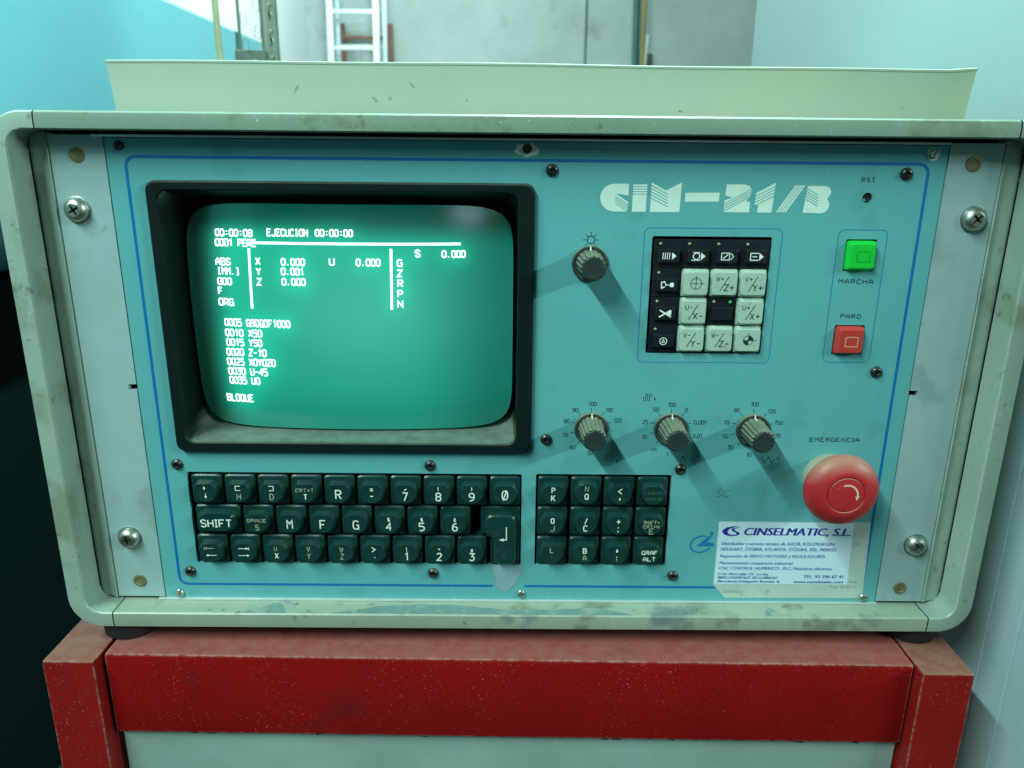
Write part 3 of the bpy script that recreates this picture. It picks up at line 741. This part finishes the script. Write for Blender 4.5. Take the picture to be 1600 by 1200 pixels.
# ---- keyboard
NK = 48
def radial(fn): return [fn(2*math.pi*k/NK) for k in range(NK)]
def rad_rect(hw, hh, e=14):
    def f(t):
        c, s_ = math.cos(t)/hw, math.sin(t)/hh
        k = (abs(c)**e+abs(s_)**e)**(-1/e); return k*math.cos(t), k*math.sin(t)
    return radial(f)
def rad_pad(r, top):      # round below, cut flat with two slants above
    def f(t):
        c, s_ = math.cos(t), math.sin(t); k = r*1.0
        if s_ > 0:
            k = min(k, top/s_)
            k = min(k, r*1.02/(abs(c)*.62+s_*.80))
        return k*c, k*s_*.97
    return radial(f)
def key_mesh(base, pad, padin=.87, h=4.6, dx=0, dz=0):
    mb = MB()
    sc = lambda l, q: [(x*q, z*q) for x, z in l]
    shrink = lambda l, d: [(x-d*(1 if x > 0 else -1)*min(1, abs(x)/3), z-d*(1 if z > 0 else -1)*min(1, abs(z)/3)) for x, z in l]
    padc = [(x+dx, z+dz) for x, z in pad]; padb = [(x*1.07+dx, z*1.07+dz) for x, z in pad]; padt = [(x*padin+dx, z*padin+dz) for x, z in pad]
    dish = [(x*padin*.6+dx, z*padin*.6+dz) for x, z in pad]
    mb.loft([at_y([(x*1.03, z*1.03) for x, z in base], 9), at_y(base, .25), at_y(shrink(base, .7), -.5), at_y(padb, -.7), at_y(padc, -h+1.7), at_y(padt, -h), at_y(dish, -h+.28)], cap1=True)
    return mb
SQ = key_mesh(rad_rect(8.75, 9.05), rad_pad(7.15, 5.8))
SH = key_mesh(rad_rect(12.9, 9.05), rad_rect(10.9, 6.2, 4))
RND = key_mesh(rad_rect(8.75, 9.05), rad_pad(7.2, 7.2))
def mesh_of(mb, name):
    o = mb.build(name, m_key, U, smooth=28); me = o.data
    bpy.data.objects.remove(o); return me
ME_SQ, ME_SH, ME_RND = (mesh_of(q, 'key') for q in (SQ, SH, RND))
for q in (ME_SQ, ME_SH, ME_RND):
    bm = bmesh.new(); bm.from_mesh(q); bmesh.ops.recalc_face_normals(bm, faces=bm.faces[:]); bm.to_mesh(q); bm.free()
KY = -4.72
def arrow(mb, x, z, dx, dz, ln, wd=.42, hd=1.0):
    d = Vector((dx, dz)); e = Vector((-dz, dx)); c = Vector((x, z))
    a, b_ = c-d*ln/2, c+d*ln/2
    mb.ribbon([tuple(a), tuple(b_-d*hd)], wd, KY)
    h_ = [tuple(b_), tuple(b_-d*hd*1.5+e*hd*.8), tuple(b_-d*hd*1.5-e*hd*.8)]
    mb.poly([h_], KY-.02)
def legend(key, items, x, z, m=m_leg):
    groups = {}
    for it in items:
        mm = it[0]; groups.setdefault(mm, []).append(it[1:])
    for mm, its in groups.items():
        mb = MB()
        for it in its:
            if callable(it[0]): it[0](mb, x, z)
            else:
                s, dx, dz, h = it[:4]; wd = it[4] if len(it) > 4 else None
                stext(mb, s, x+dx, z+dz, h, KY, wd, .74 if h > 4 else (.6 if h > 2.8 else .42))
        mb.build('legend', mm, key, (x, 0, z))
def key(x, z, items, me=None, label=None):
    tilt = random.uniform(-.004, .004)
    o = link(bpy.data.objects.new('key', me or ME_SQ), U, (x, 0, z), label)
    o.rotation_euler = (random.uniform(-.006, .006), tilt, random.uniform(-.006, .006))
    WO[o.name] = Vector((x, 0, z))/1000
    legend(o, items, x, z)
    return o
W_, O_, F_ = m_leg, m_legw, m_legf
up2 = lambda a, b_, ma=W_, mb_=W_, ha=2.6, hb=3.2: [(ma, a, 0, 2.4, ha), (mb_, b_, 0, -2.4, hb)]
big = lambda s: [(W_, s, 0, -.9, 5.2)]
fa = lambda dx, dz, ux, uz, ln: (lambda mb, x, z: arrow(mb, x+dx, z+dz, ux, uz, ln))
brk = lambda sg: (lambda mb, x, z: mb.ribbon([(x+sg*1.4, z+3.9), (x-sg*1.3, z+3.9), (x-sg*1.3, z+1.2), (x+sg*1.4, z+1.2)], .45, KY))
bar = lambda dx, dz: (lambda mb, x, z: mb.ribbon([(x+dx, z+dz-1.1), (x+dx, z+dz+1.1)], .4, KY))
Z1, Z2, Z3 = 71.2, 52.2, 33.2
row1 = [[(W_, fa(0, 2.6, 0, 1, 2.2)), (W_, fa(.4, -2.4, 0, -1, 3.2))],
        [(W_, brk(1)), (O_, 'H', .3, -2.6, 3.4)], [(W_, brk(-1)), (O_, 'D', 0, -2.6, 3.4)],
        [(O_, 'CRT+T', 0, 1.5, 1.9, 10.5), (W_, 'T', .2, -2.6, 3.0)], big('R'),
        [(W_, '=', 0, 2.2, 3.2), (W_, '-', 0, -1.8, 3.6)], [(W_, '\u00b4', .2, 1.4, 3.6), (W_, '7', 0, -1.9, 0.8+4.0)],
        [(W_, '(', 0, 3.0, 2.0), (W_, '8', 0, -1.9, 4.7)], [(W_, ')', 0, 3.0, 2.0), (W_, '9', 0, -1.9, 4.7)], [(W_, '\u00d8', 0, -.6, 5.4, 3.8)]]
for i, it in enumerate(row1): key(-181.2+19.0*i, Z1, it)
key(-176.6, Z2, [(W_, 'SHIFT', 0, -.6, 4.4, 18.2)], ME_SH, 'wide shift key')
row2 = [[(O_, 'SPACE', 0, 1.3, 1.8, 11.3), (O_, 'S', .2, -3.0, 3.2)], big('M'), big('F'), big('G'),
        [(W_, '$', 0, 2.6, 2.1), (W_, '4', 0, -1.9, 0.8+3.9)], [(W_, '%', 0, 2.6, 2.0), (W_, '5', 0, -1.9, 0.8+3.9)], [(W_, '&', 0, 2.6, 2.1), (W_, '6', 0, -1.9, 0.8+3.9)]]
for i, it in enumerate(row2): key(-153.3+19.05*i, Z2, it)
row3 = [[(O_, fa(-.3, 2.3, -1, 0, 6.0)), (O_, bar(-3.4, 2.3)), (W_, fa(.2, -2.2, -1, 0, 6.2))], [(W_, fa(.2, 2.3, 1, 0, 6.0)), (W_, bar(3.4, 2.3)), (W_, fa(.3, -2.2, 1, 0, 6.4))],
        [(O_, 'U', 0, 2.3, 2.4), (W_, 'X', .3, -2.2, 3.2)], [(O_, 'V', 0, 2.3, 3.0), (O_, 'Y', 0, -2.3, 3.3)], [(O_, 'W', .2, 2.0, 2.9), (O_, 'Z', .3, -2.5, 3.2)],
        [(W_, '>', -.2, 2.2, 3.8), (W_, '.', .4, -1.4, 3.6)], [(W_, '!', 0, 2.4, 2.8), (W_, '1', 0, -2.1, 4.7)], [(W_, '"', 0, 1.8, 2.8), (W_, '2', 0, -2.2, 4.6)],
        [(W_, '#', 0, 2.0, 2.2), (W_, '3', 0, -2.2, 4.6)]]
for i, it in enumerate(row3): key(-181.7+19.05*i, Z3, it)
colx = [17.4, 36.5, 55.5, 74.6]
rk = [[up2('P', 'K', W_, W_, 3.0, 3.4), [(O_, 'N', 0, 3.4, 3.0), (W_, 'Q', 0, -1.4, 3.2)], [(W_, '<', 0, 2.0, 4.0), (W_, ',', 0, -.6, 4.6)], [(F_, 'LINEAS', 0, 1.0, 1.6, 10.5), (F_, 'TRASLAD', 0, -2.6, 1.6, 10.5)]],
      [[(W_, 'O', 0, 2.2, 3.0), (O_, 'J', 0, -2.6, 3.6)], [(W_, '/', .2, 2.2, 3.2), (W_, 'C', 0, -2.4, 3.5)], [(W_, '+', 0, 2.0, 3.8), (W_, ';', 0, -2.4, 3.8)],
       [(O_, 'SHIFT+', 0, 1.7, 1.9, 9.5), (O_, 'CRT+N', 0, -1.0, 1.9, 9.5), (O_, 'E', .2, -4.0, 3.3, 3.0)]],
      [[(O_, 'L', 0, 2.4, 3.2), (F_, '!', 0, -2.0, 3.2)], [(W_, 'B', .2, 2.2, 3.2), (O_, 'A', .2, -2.4, 3.0)], [(W_, '#', 0, 2.2, 2.0), (W_, ':', 0, -2.6, 3.6)], [(W_, 'GRAF', 0, 1.2, 2.4, 9.4), (W_, 'ALT', 0, -3.0, 2.4, 7.4)]]]
for j, zz in enumerate((71.5, 52.5, 33.4)):
    for i, xx in enumerate(colx): key(xx, zz, rk[j][i], ME_RND if (j, i) == (0, 1) else None)
# return key, L shaped
def rl(pts, r, n=4):
    out = []
    for i, p in enumerate(pts):
        a, c = Vector(pts[i-1]), Vector(pts[(i+1) % len(pts)]); p = Vector(p)
        d1, d2 = (a-p).normalized(), (c-p).normalized()
        for k in range(n+1):
            q = k/n; s0, s1 = p+d1*r, p+d2*r
            out.append(tuple((1-q)**2*s0+2*q*(1-q)*p+q*q*s1))
    return out
LB = [(-24.2, 43.4), (-24.2, 61.3), (-1.5, 61.3), (-1.5, 24.2), (-18.6, 24.2), (-18.6, 43.4)]
LP = [(-21.6, 44.6), (-21.6, 57.7), (-3.6, 57.7), (-3.6, 26.0), (-16.4, 26.0), (-16.4, 44.6)]
LPi = [(-20.7, 45.6), (-20.7, 56.8), (-4.5, 56.8), (-4.5, 26.9), (-15.5, 26.9), (-15.5, 45.6)]
LBi = [(-23.7, 43.8), (-23.7, 60.8), (-2, 60.8), (-2, 24.7), (-18.1, 24.7), (-18.1, 43.8)]
mb = MB()
mb.loft([at_y(rl(LB, .8), 9), at_y(rl(LB, .8), .25), at_y(rl(LBi, .8), -.35), at_y(rl(LP, 4.5), -.55), at_y(rl(LP, 4.5), -3.7)])
mb.loft([at_y(rl(LP, 4.5), -3.7), at_y(rl(LPi, 3.8), -4.6)]); mb.poly([rl(LPi, 3.8)], -4.6)
ek = mb.build('key', m_key, U, (-10, 0, 40), fix=True, smooth=28, label='tall L shaped return key')
mb = MB(); mb.ribbon([(-9.2, 50.4), (-9.2, 42.4), (-12.0, 42.4)], .6, KY); mb.poly([[(-13.6, 42.3), (-10.8, 43.3), (-10.8, 41.3)]], KY-.02)
mb.build('legend', m_leg, ek, (-10, 0, 40))

# ---- square function keypad
fx_ = [74.6, 89.8, 105.1, 120.3]; fz_ = [207.8, 192.6, 177.3, 162.1]
def led(x, z, m=m_led): return MB().lathe(x, z, [(.8, -.1), (.75, -.5), (.4, -.85)], 12).build('led', m, U, (x, 0, z), smooth=50)
def blk(x, z, sym, leds=1):
    mb = MB().box(x-7.55, x+7.55, -.1, 9, z-7.55, z+7.55, .3).box(x-5.6, x+5.6, -2.6, -.2, z-4.4, z+2.6, .5)
    o = mb.build('mode_button', m_fkbase, U, (x, 0, z))
    if sym:
        s = MB(); sym(s, x, z-.9); s.build('symbol', m_leg, o, (x, 0, z))
    led(x-4.3, z+5.2)
FY = -2.66
nose = lambda s, x, z: s.poly([[(x+1.6, z-1.9), (x+1.6, z+1.9), (x+3.9, z)]], FY)
def s1(s, x, z):
    for k in range(4): s.ribbon([(x-3.2+k*1.15, z-1.7), (x-3.0+k*1.15, z+1.8)], .42, FY)
    nose(s, x, z)
def s2(s, x, z):
    s.ribbon(circ(x-.8, z, 1.7, 16), .5, FY, True); s.ribbon([(x-3.4, z-2.05), (x+1.4, z-2.05)], .4, FY); nose(s, x, z)
    s.ribbon([(x-2.8, z+2.0), (x+1.0, z+2.0)], .3, FY-.02)
def s3(s, x, z):
    s.ribbon([(x-3.0, z-1.8), (x+1.2, z-1.8), (x+1.2, z+1.8), (x-3.0, z+1.8)], .42, FY, True); s.ribbon([(x-2.2, z-1.1), (x+.5, z+1.1)], .5, FY)
    s.ribbon([(x+1.9, z-1.7), (x+3.3, z), (x+1.9, z+1.7)], .4, FY)
def s4(s, x, z):
    s.ribbon([(x+1.4, z-1.8), (x-3.0, z-1.8), (x-3.0, z+1.8), (x+1.4, z+1.8)], .5, FY); s.ribbon([(x-2.0, z), (x+.5, z)], .5, FY); nose(s, x, z)
def s5(s, x, z):
    s.ribbon([(x-1.2, z-1.0), (x-2.8, z-1.7), (x-3.0, z+1.4), (x-1.4, z+1.7), (x-1.0, z+.8)], .6, FY); s.poly([[(x-.9, z-.7), (x+.5, z), (x-.9, z+.8)]], FY)
    s.ribbon([(x+.6, z), (x+1.6, z)], .5, FY); s.poly([rrect(x+1.5, x+3.6, z-1.1, z+1.2, .4, 2)], FY)
def s6(s, x, z):
    s.ribbon([(x-3.2, z-2.0), (x+3.0, z+1.8)], .7, FY); s.ribbon([(x-3.0, z+1.8), (x+3.2, z-1.9)], .7, FY-.02); s.poly([[(x+.8, z-.4), (x+3.2, z-1.0), (x+3.3, z+1.6), (x+1.6, z+1.2)]], FY-.04)
def s7(s, x, z):
    s.ribbon(circ(x, z, 1.9, 18), .4, FY, True); s.ribbon([(x-.8, z-.6), (x, z+.9), (x+.8, z-.6)], .35, FY, True)
for i, sm in enumerate((s1, s2, s3, s4)): blk(fx_[i], fz_[0], sm)
blk(fx_[0], fz_[1], s5); blk(fx_[0], fz_[2], s6); blk(fx_[0], fz_[3], s7); blk(fx_[2], fz_[2], None)
led(fx_[2]+4.3, fz_[2]+5.2, m_ledg)
WY = -3.06
def wht(x, z, fn):
    b0 = rad_rect(7.2, 7.4, 20); b1 = rad_rect(6.9, 7.1, 20); b2 = rad_rect(6.5, 6.1, 12)
    sh = lambda l, dz=0: [(x+a, z+b_+dz) for a, b_ in l]
    mb = MB().loft([at_y(sh(b0), 8), at_y(sh(b0), .2), at_y(sh(b1), -.5), at_y(sh([(a*1.03, b_*1.04) for a, b_ in b2]), -.9), at_y(sh(b2), -2.6), at_y(sh([(a*.95, b_*.95) for a, b_ in b2]), -3.0)], cap1=True)
    o = mb.build('axis_button', m_fkey, U, (x, 0, z), fix=True, smooth=30)
    s = MB(); fn(s, x, z); s.build('symbol', m_ink, o, (x, 0, z))
def axis(a, c):
    def f(s, x, z):
        stext(s, a, x-2.7, z+2.6, 2.3, WY, 4.2, .36); s.ribbon([(x-2.6, z-3.9), (x+1.9, z+4.0)], .34, WY-.03); stext(s, c, x+2.3, z-2.0, 3.2, WY-.05, 5.6, .46)
    return f
def tgt(s, x, z):
    s.ribbon(circ(x, z, 2.9, 24), .32, WY, True); s.ribbon([(x-3.1, z), (x+4.6, z)], .3, WY-.02); s.ribbon([(x, z-3.0), (x, z+4.3)], .3, WY-.04)
def datum(s, x, z):
    s.ribbon(circ(x, z, 2.6, 24), .32, WY, True); s.ribbon([(x-2.6, z), (x+4.6, z)], .28, WY-.02); s.ribbon([(x, z-2.6), (x, z+4.2)], .28, WY-.04)
    s.poly([[(x, z)]+arc(x, z, 2.5, 2.5, 0, 90, 8)], WY-.01); s.poly([[(x, z)]+arc(x, z, 2.5, 2.5, 180, 270, 8)], WY-.01)
wht(fx_[1], fz_[1], tgt); wht(fx_[2], fz_[1], axis('W+', 'Z+')); wht(fx_[3], fz_[1], axis('V+', 'Y+'))
wht(fx_[1], fz_[2], axis('U-', 'X-')); wht(fx_[3], fz_[2], axis('U+', 'X+'))
wht(fx_[1], fz_[3], axis('V-', 'Y-')); wht(fx_[2], fz_[3], axis('W-', 'Z-')); wht(fx_[3], fz_[3], datum)

# ---- start and stop push buttons
for z, m, lb, fr in ((207.7, m_green, 'green lit square start button', mat('button_frame_green', (.01, .28, .03), .4)), (162.1, m_red, 'red square stop button', mat('button_frame_gold', (.62, .48, .22), .4))):
    x = 175.5
    mb = MB().loft([at_y([(x+a, z+b_) for a, b_ in rad_rect(w_, h_, 16)], y) for w_, h_, y in ((7.5, 7.7, 8), (7.5, 7.7, -.6), (7.2, 7.4, -1.2), (6.5, 6.4, -3.6), (6.1, 6.0, -4.0))], cap1=True)
    o = mb.build('push_button', m, U, (x, 0, z), fix=True, smooth=30, label=lb)
    MB().ribbon(rrect(x-3.0, x+3.6, z-2.8, z+2.4, .3, 2), .4, -4.06, True).build('symbol', fr, o, (x, 0, z))

# ---- knobs
def knob(x, z, tilt=0):
    mb = MB().lathe(x, z, [(9.6, 0), (9.6, -1.2), (9.2, -2.0), (8.4, -2.1), (8.1, -1.7), (7.7, -1.7)], 48, cap=True)
    n = 96; nf = 16
    def fl(r, dep, y):
        l = []
        for k in range(n):
            a = 2*math.pi*k/n; c = math.cos(nf*a)
            q = r - dep*(max(0, -c)**1.5)
            l.append((x+q*math.cos(a), y, z+q*math.sin(a)))
        return l
    mb.loft([fl(7.6, .55, -1.8), fl(7.3, .55, -3.2), fl(6.6, .6, -18.6), fl(6.1, .6, -19.4), fl(5.6, .1, -19.4)], cap1=True)
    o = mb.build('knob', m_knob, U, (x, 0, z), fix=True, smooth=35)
    MB().lathe(x, z, [(5.6, -19.2), (5.6, -20.0), (5.3, -20.3), (4.0, -20.2)], 32).build('knob_cap', m_cap, o, (x, 0, z), smooth=30)
    MB().box(x-.3, x+.3, -2.3, -1.5, z+7.6, z+9.3).box(x-.28, x+.28, -5.0, -1.9, z+7.0, z+7.7).build('pointer', m_leg, o, (x, 0, z))
for x, z in ((33.6, 202.3), (37.9, 110.0), (82.6, 110.1), (128.9, 109.8)): knob(x, z)

# ---- emergency mushroom button
x, z = 174.0, 82.6
mb = MB().lathe(x, z-1, [(14.2, 0), (14.2, -5), (13.4, -6.2), (10, -6.4), (10, -12)], 40)
mb.build('button_collar', m_collar, U, (x, 0, z), smooth=35)
mb = MB().lathe(x, z, [(9, -6), (12, -11), (17, -14.5), (19.9, -17.2), (20.4, -19.2), (20.2, -21.0), (19.0, -23.4), (16.6, -25.4), (13.4, -26.7), (11.0, -27.3), (10.5, -27.2), (10.2, -26.6), (9.8, -26.6), (9.5, -27.2), (6, -27.5), (2, -27.6)], 64)
eb = mb.build('emergency_button', m_emg, U, (x, 0, z), smooth=30)
mb = MB()
a_ = [(x+5.9*math.cos(R(t)), z+5.9*math.sin(R(t))) for t in range(112, -16, -8)]
mb.ribbon(a_, 1.0, -27.66); e = a_[-1]
mb.poly([[(e[0]-1.2, e[1]+.4), (e[0]-.2, e[1]-2.2), (e[0]+1.3, e[1]+.6)]], -27.68)
mb.build('turn_arrow', mat('arrow_pink_white', (.72, .55, .46), .5), eb, (x, 0, z))

# ---- rubber feet
for fxx, fyy in ((-237.5, 2.5), (238, 4), (-237.5, 290), (238, 290)):
    MB().lathez(fxx, fyy, [(13.5, -22), (15.2, -20.5), (15.6, -15), (15.6, -11.2)], 36).build('rubber_foot', m_rubber, U, (fxx, fyy, -11.2), fix=True, smooth=40)

# ============================================================ RED STAND
ST_ = thing('steel_stand', 'red painted steel stand under the control unit', 'stand', (-8, 100, FL))
def yaw(mb, a=-.0125):
    c, s_ = math.cos(a), math.sin(a)
    mb.v = [(-8+(x+8)*c-(y+35)*s_, -35+(x+8)*s_+(y+35)*c, z) for x, y, z in mb.v]; return mb
for xa, xb in ((-273.6, -244.0), (227.2, 256.6)):
    yaw(MB().box(xa, xb, -35.2, 12, FL, -22.2, 1.4)).build('post', m_redp2, ST_, smooth=40)
    yaw(MB().box(xa, xb, 270, 318, FL, -22.2, 1.4)).build('post', m_redp2, ST_, smooth=40)
yaw(MB().box(-241.6, 225.6, -28.2, 12, -76.2, -21.9, 1.8)).build('crossbar', m_redp, ST_, smooth=40)
yaw(MB().box(-241.6, 225.6, 280, 318, -76.2, -22.0, 1.8)).build('crossbar', m_redp, ST_, smooth=40)
for xa, xb in ((-273.0, -244.6), (227.8, 256.0)):
    yaw(MB().box(xa, xb, 12.3, 269.7, -76, -22.6, 1.4)).build('side_rail', m_redp2, ST_, smooth=40)
SHP = yaw(MB().box(-239.6, 225.0, -24.4, -22, -420, -77.2, .5)).build('sheet_panel', m_sheet, ST_)
for px in (-222, -196, -186, -160, -122, -101, -58, -12, 24, 51, 58, 92, 131, 168, 201):
    l = blob(px, -77.9-random.uniform(.2, 1.3), random.uniform(.8, 3.4), random.uniform(.3, .8), 9, .4)
    yaw(MB().add([(x, -24.5, z) for x, z in l], [tuple(range(9))])).build('paint_chip', m_edge2, SHP)

# ============================================================ TRAY on top of the unit
mb = MB()
o0 = [(-214.6, 20), (229.4, 20), (224, 215), (-210, 215)]; o1 = [(-216.6, 19.4), (231.4, 19.4), (226, 218), (-212, 218)]
def quadloop(q, z, d=0, n=30):
    cx, cy = sum(p[0] for p in q)/4, sum(p[1] for p in q)/4
    q = [(p[0]-d*(1 if p[0] > cx else -1), p[1]-d*(1 if p[1] > cy else -1)) for p in q]; out = []
    for i in range(4):
        a, b_ = q[i], q[(i+1) % 4]
        for k in range(n):
            f = k/n; out.append((a[0]+(b_[0]-a[0])*f, a[1]+(b_[1]-a[1])*f, z + (.4*math.sin(5*f+i*2)+.2*math.sin(17*f+i) if z > 290 else 0)))
    return out
mb.loft([quadloop(o0, 275.9), quadloop(o1, 300.0, .0), quadloop(o1, 300.3, -.35), quadloop(o1, 301.2, -.45), quadloop(o1, 301.6, .5), quadloop(o0, 278, 2)], cap0=True, cap1=True)
TR = thing('', 'shallow beige plastic tray lying on top of the control unit', 'tray', mesh=mb.build('tray', m_tray, None, (7, 118, 275.6), fix=True, smooth=25))

m_scuff = mat('scuff', (.10, .16, .10), .7, dirt=((.36, .45, .36), .95, 700, .44))
for px, pz, ra, rb, an in ((-79.5, 283.5, 2.4, .9, -1.0), (-72.0, 285.0, 1.6, 1.0, -.8), (-120.0, 288.5, 2.6, .6, .9), (-31.5, 283.8, 1.0, .7, 0), (-60, 291, 2.2, .4, -.8), (80, 279.5, 1.2, .6, .3), (196, 282, .9, .8, 0)):
    l = [(px+a*math.cos(an)-b_*math.sin(an), pz+a*math.sin(an)+b_*math.cos(an)) for a, b_ in blob(0, 0, ra*.75, rb*.8, 14, .45)]
    MB().add([(x, 20-.6*(z-275.9)/24.5-.12, z) for x, z in l], [tuple(range(14))]).build('scuff_mark', m_scuff, TR)

# ============================================================ PALE BLUE CABINET on the right
CB = thing('electrical_cabinet', 'tall pale blue steel cabinet close on the right of the control unit', 'cabinet', (600, 260, FL))
MB().box(295, 900, -45, -13.2, FL, 1900, .8).build('door_edge', m_cab, CB)
MB().box(295.2, 900, -11.8, 13.4, FL, 1900, .8).build('frame_post', m_cab, CB)
MB().box(295, 900, 14.2, 640, FL, 1900, .8).build('side_panel', m_cab, CB)
MB().box(297, 890, -44, 639, FL+2, 1890).build('cabinet_body', m_cab2, CB)

# ============================================================ BLUE MACHINE on the left
MC = thing('machine_enclosure', 'large light blue machine enclosure standing behind on the left', 'machine', (-1000, 700, FL))
secm = [(-1310, 545), (-704, 545), (-700, 541), (-700, 300)] + [(-960+260*math.cos(R(q)), 300-258*math.sin(R(q))) for q in range(8, 91, 8)] + [(-1310, 41)]  # lower edge rounded so its shading grades into the dark below
MB().loft([[(x, y, z) for x, z in secm] for y in (-900, 1690)], True, True, True).build('side_panel', m_mach, MC, fix=True, smooth=30)
MB().box(-1300, -880, -880, 1690, FL, 40, 3).build('machine_dark_recess', m_machd, MC)  # near-black block: the darkness under the enclosure put into its colour
MB().box(-716, -700.8, 1692, 1716, 48, 545, 2).build('dark_reflection_strip', mat('painted_reflection', (.02, .08, .08), .5), MC)  # dark strip standing in for a dim reflection on the blue wall
MB().box(-1310, -700, 1718, 1980, 48, 545, 3).build('end_panel', m_mach, MC)

# ============================================================ THINGS BEHIND
# slotted angle post
mb = MB()
def slots(x0, x1, z0, z1, pitch, w_, h_):
    out = []
    z = z0+12
    while z < z1-12:
        out.append(rrect((x0+x1)/2-w_/2, (x0+x1)/2+w_/2, z-h_/2, z+h_/2, w_/2-.01, 3)); z += pitch
    return out
hs = slots(-386, -350, 300, 760, 34, 8, 18)
mb.poly([[(-386, FL), (-350, FL), (-350, 1200), (-386, 1200)]]+[[(p[0]+9, p[1]) for p in h] for h in hs]+[[(p[0]-9, p[1]+17) for p in h] for h in hs[:-1]], 750, 752.5)
sp_ = thing('slotted_post', 'grey green slotted angle post standing behind the tray', 'post', (-368, 760, FL))
mb.build('slotted_face', m_slot, sp_, fix=True)
mb = MB(); q = MB().poly([[(752, FL), (812, FL), (812, 1200), (752, 1200)]]+[[(780+(p[0]+368), p[1]) for p in h] for h in slots(-386, -350, 300, 760, 34, 9, 15)], 0, 2.5)
mb.add([(-349.5+1.2*0+y, x, z) for x, y, z in q.v], [f[::-1] for f in q.f]); mb.build('slotted_face', m_slotl, sp_, fix=True)
MB().box(-391, -348, 744, 749.6, 340, 391, 1).build('clamp_plate', m_slot, sp_)
MB().lathe(-362, 372, [(7, 744), (7, 740), (4, 739)], 6).build('bolt', m_bscrew, sp_)
# cord
mb = MB().tube([(-408+3*math.sin(z/90), 745+4*math.cos(z/130), z) for z in range(280, 1240, 20)], 4.6, 10)
thing('', 'thin beige cord hanging beside the slotted post', 'cord', mesh=mb.build('hanging_cord', m_cord, None, (-408, 745, 1200), fix=True, smooth=60))

def ladder(name, label, x0, x1, y0, y1, z0, z1, sw, sd, rungs, rh, m, cat, cl):
    T = thing(name, label, cat, ((x0+x1)/2, (y0+y1)/2, FL))
    yz = lambda z: y0+(y1-y0)*(z-z0)/(z1-z0)
    for x in (x0, x1):
        mb = MB()
        mb.loft([[(x-sw/2, yz(z)-sd/2, z), (x+sw/2, yz(z)-sd/2, z), (x+sw/2, yz(z)+sd/2, z), (x-sw/2, yz(z)+sd/2, z)] for z in (z0, z1)], True, True, True)
        mb.build('stile', m, T, fix=True)
    for z in rungs:
        MB().box(x0+sw/2+.5, x1-sw/2-.5, yz(z)-sd*.35, yz(z)+sd*.35, z-rh/2, z+rh/2, 3).build('rung', m, T)
    return T
ladder('aluminium_ladder', 'bright aluminium ladder leaning against the back wall', -1112, -832, 4560, 4840, FL, 2600, 34, 26, [z for z in range(-783, 2400, 206)], 22, m_alu, 'ladder', 0)
ladder('aluminium_ladder', 'second aluminium ladder section close behind the bright one', -1085, -795, 4660, 4930, FL, 2500, 24, 22, [z for z in range(-760, 2400, 206)], 16, m_alu2, 'ladder', 0)
ladder('wooden_ladder', 'short brown wooden ladder behind the aluminium one', -1092, -784, 4880, 4960, FL, 1040, 34, 30, [z for z in range(-800, 1000, 251)], 20, m_wood, 'ladder', 0)
mb = MB().tube([(790+(z/1000-1)*-22, 4940, z) for z in range(FL, 3100, 200)], 21, 14)
thing('', 'dark green pipe running up the back wall', 'pipe', mesh=mb.build('wall_pipe', m_pipe, None, (800, 4940, FL), fix=True, smooth=60))
mb = MB().tube([(838+10*math.sin(z/260)+(z-900)*.02, 4930, z) for z in range(FL, 3100, 60)], 12, 10)
thing('', 'yellowish cable beside the green wall pipe', 'cable', mesh=mb.build('wall_cable', m_yel, None, (838, 4930, FL), fix=True, smooth=60))
mb = MB().tube([(862+(z-900)*.06, 4950, z) for z in range(FL, 1080, 90)], 10, 10)
thing('', 'thin white conduit right of the yellowish cable', 'conduit', mesh=mb.build('wall_conduit', m_wwall, None, (862, 4950, FL), fix=True, smooth=60))
mb = MB().box(868, 905, 4945, 4974, 780, 880, 6)
thing('', 'small black socket box on the wall beside the white conduit', 'socket', mesh=mb.build('socket_box', m_bscrew, None, (886, 4974, 780)))

bpy.data.objects.remove(_to)
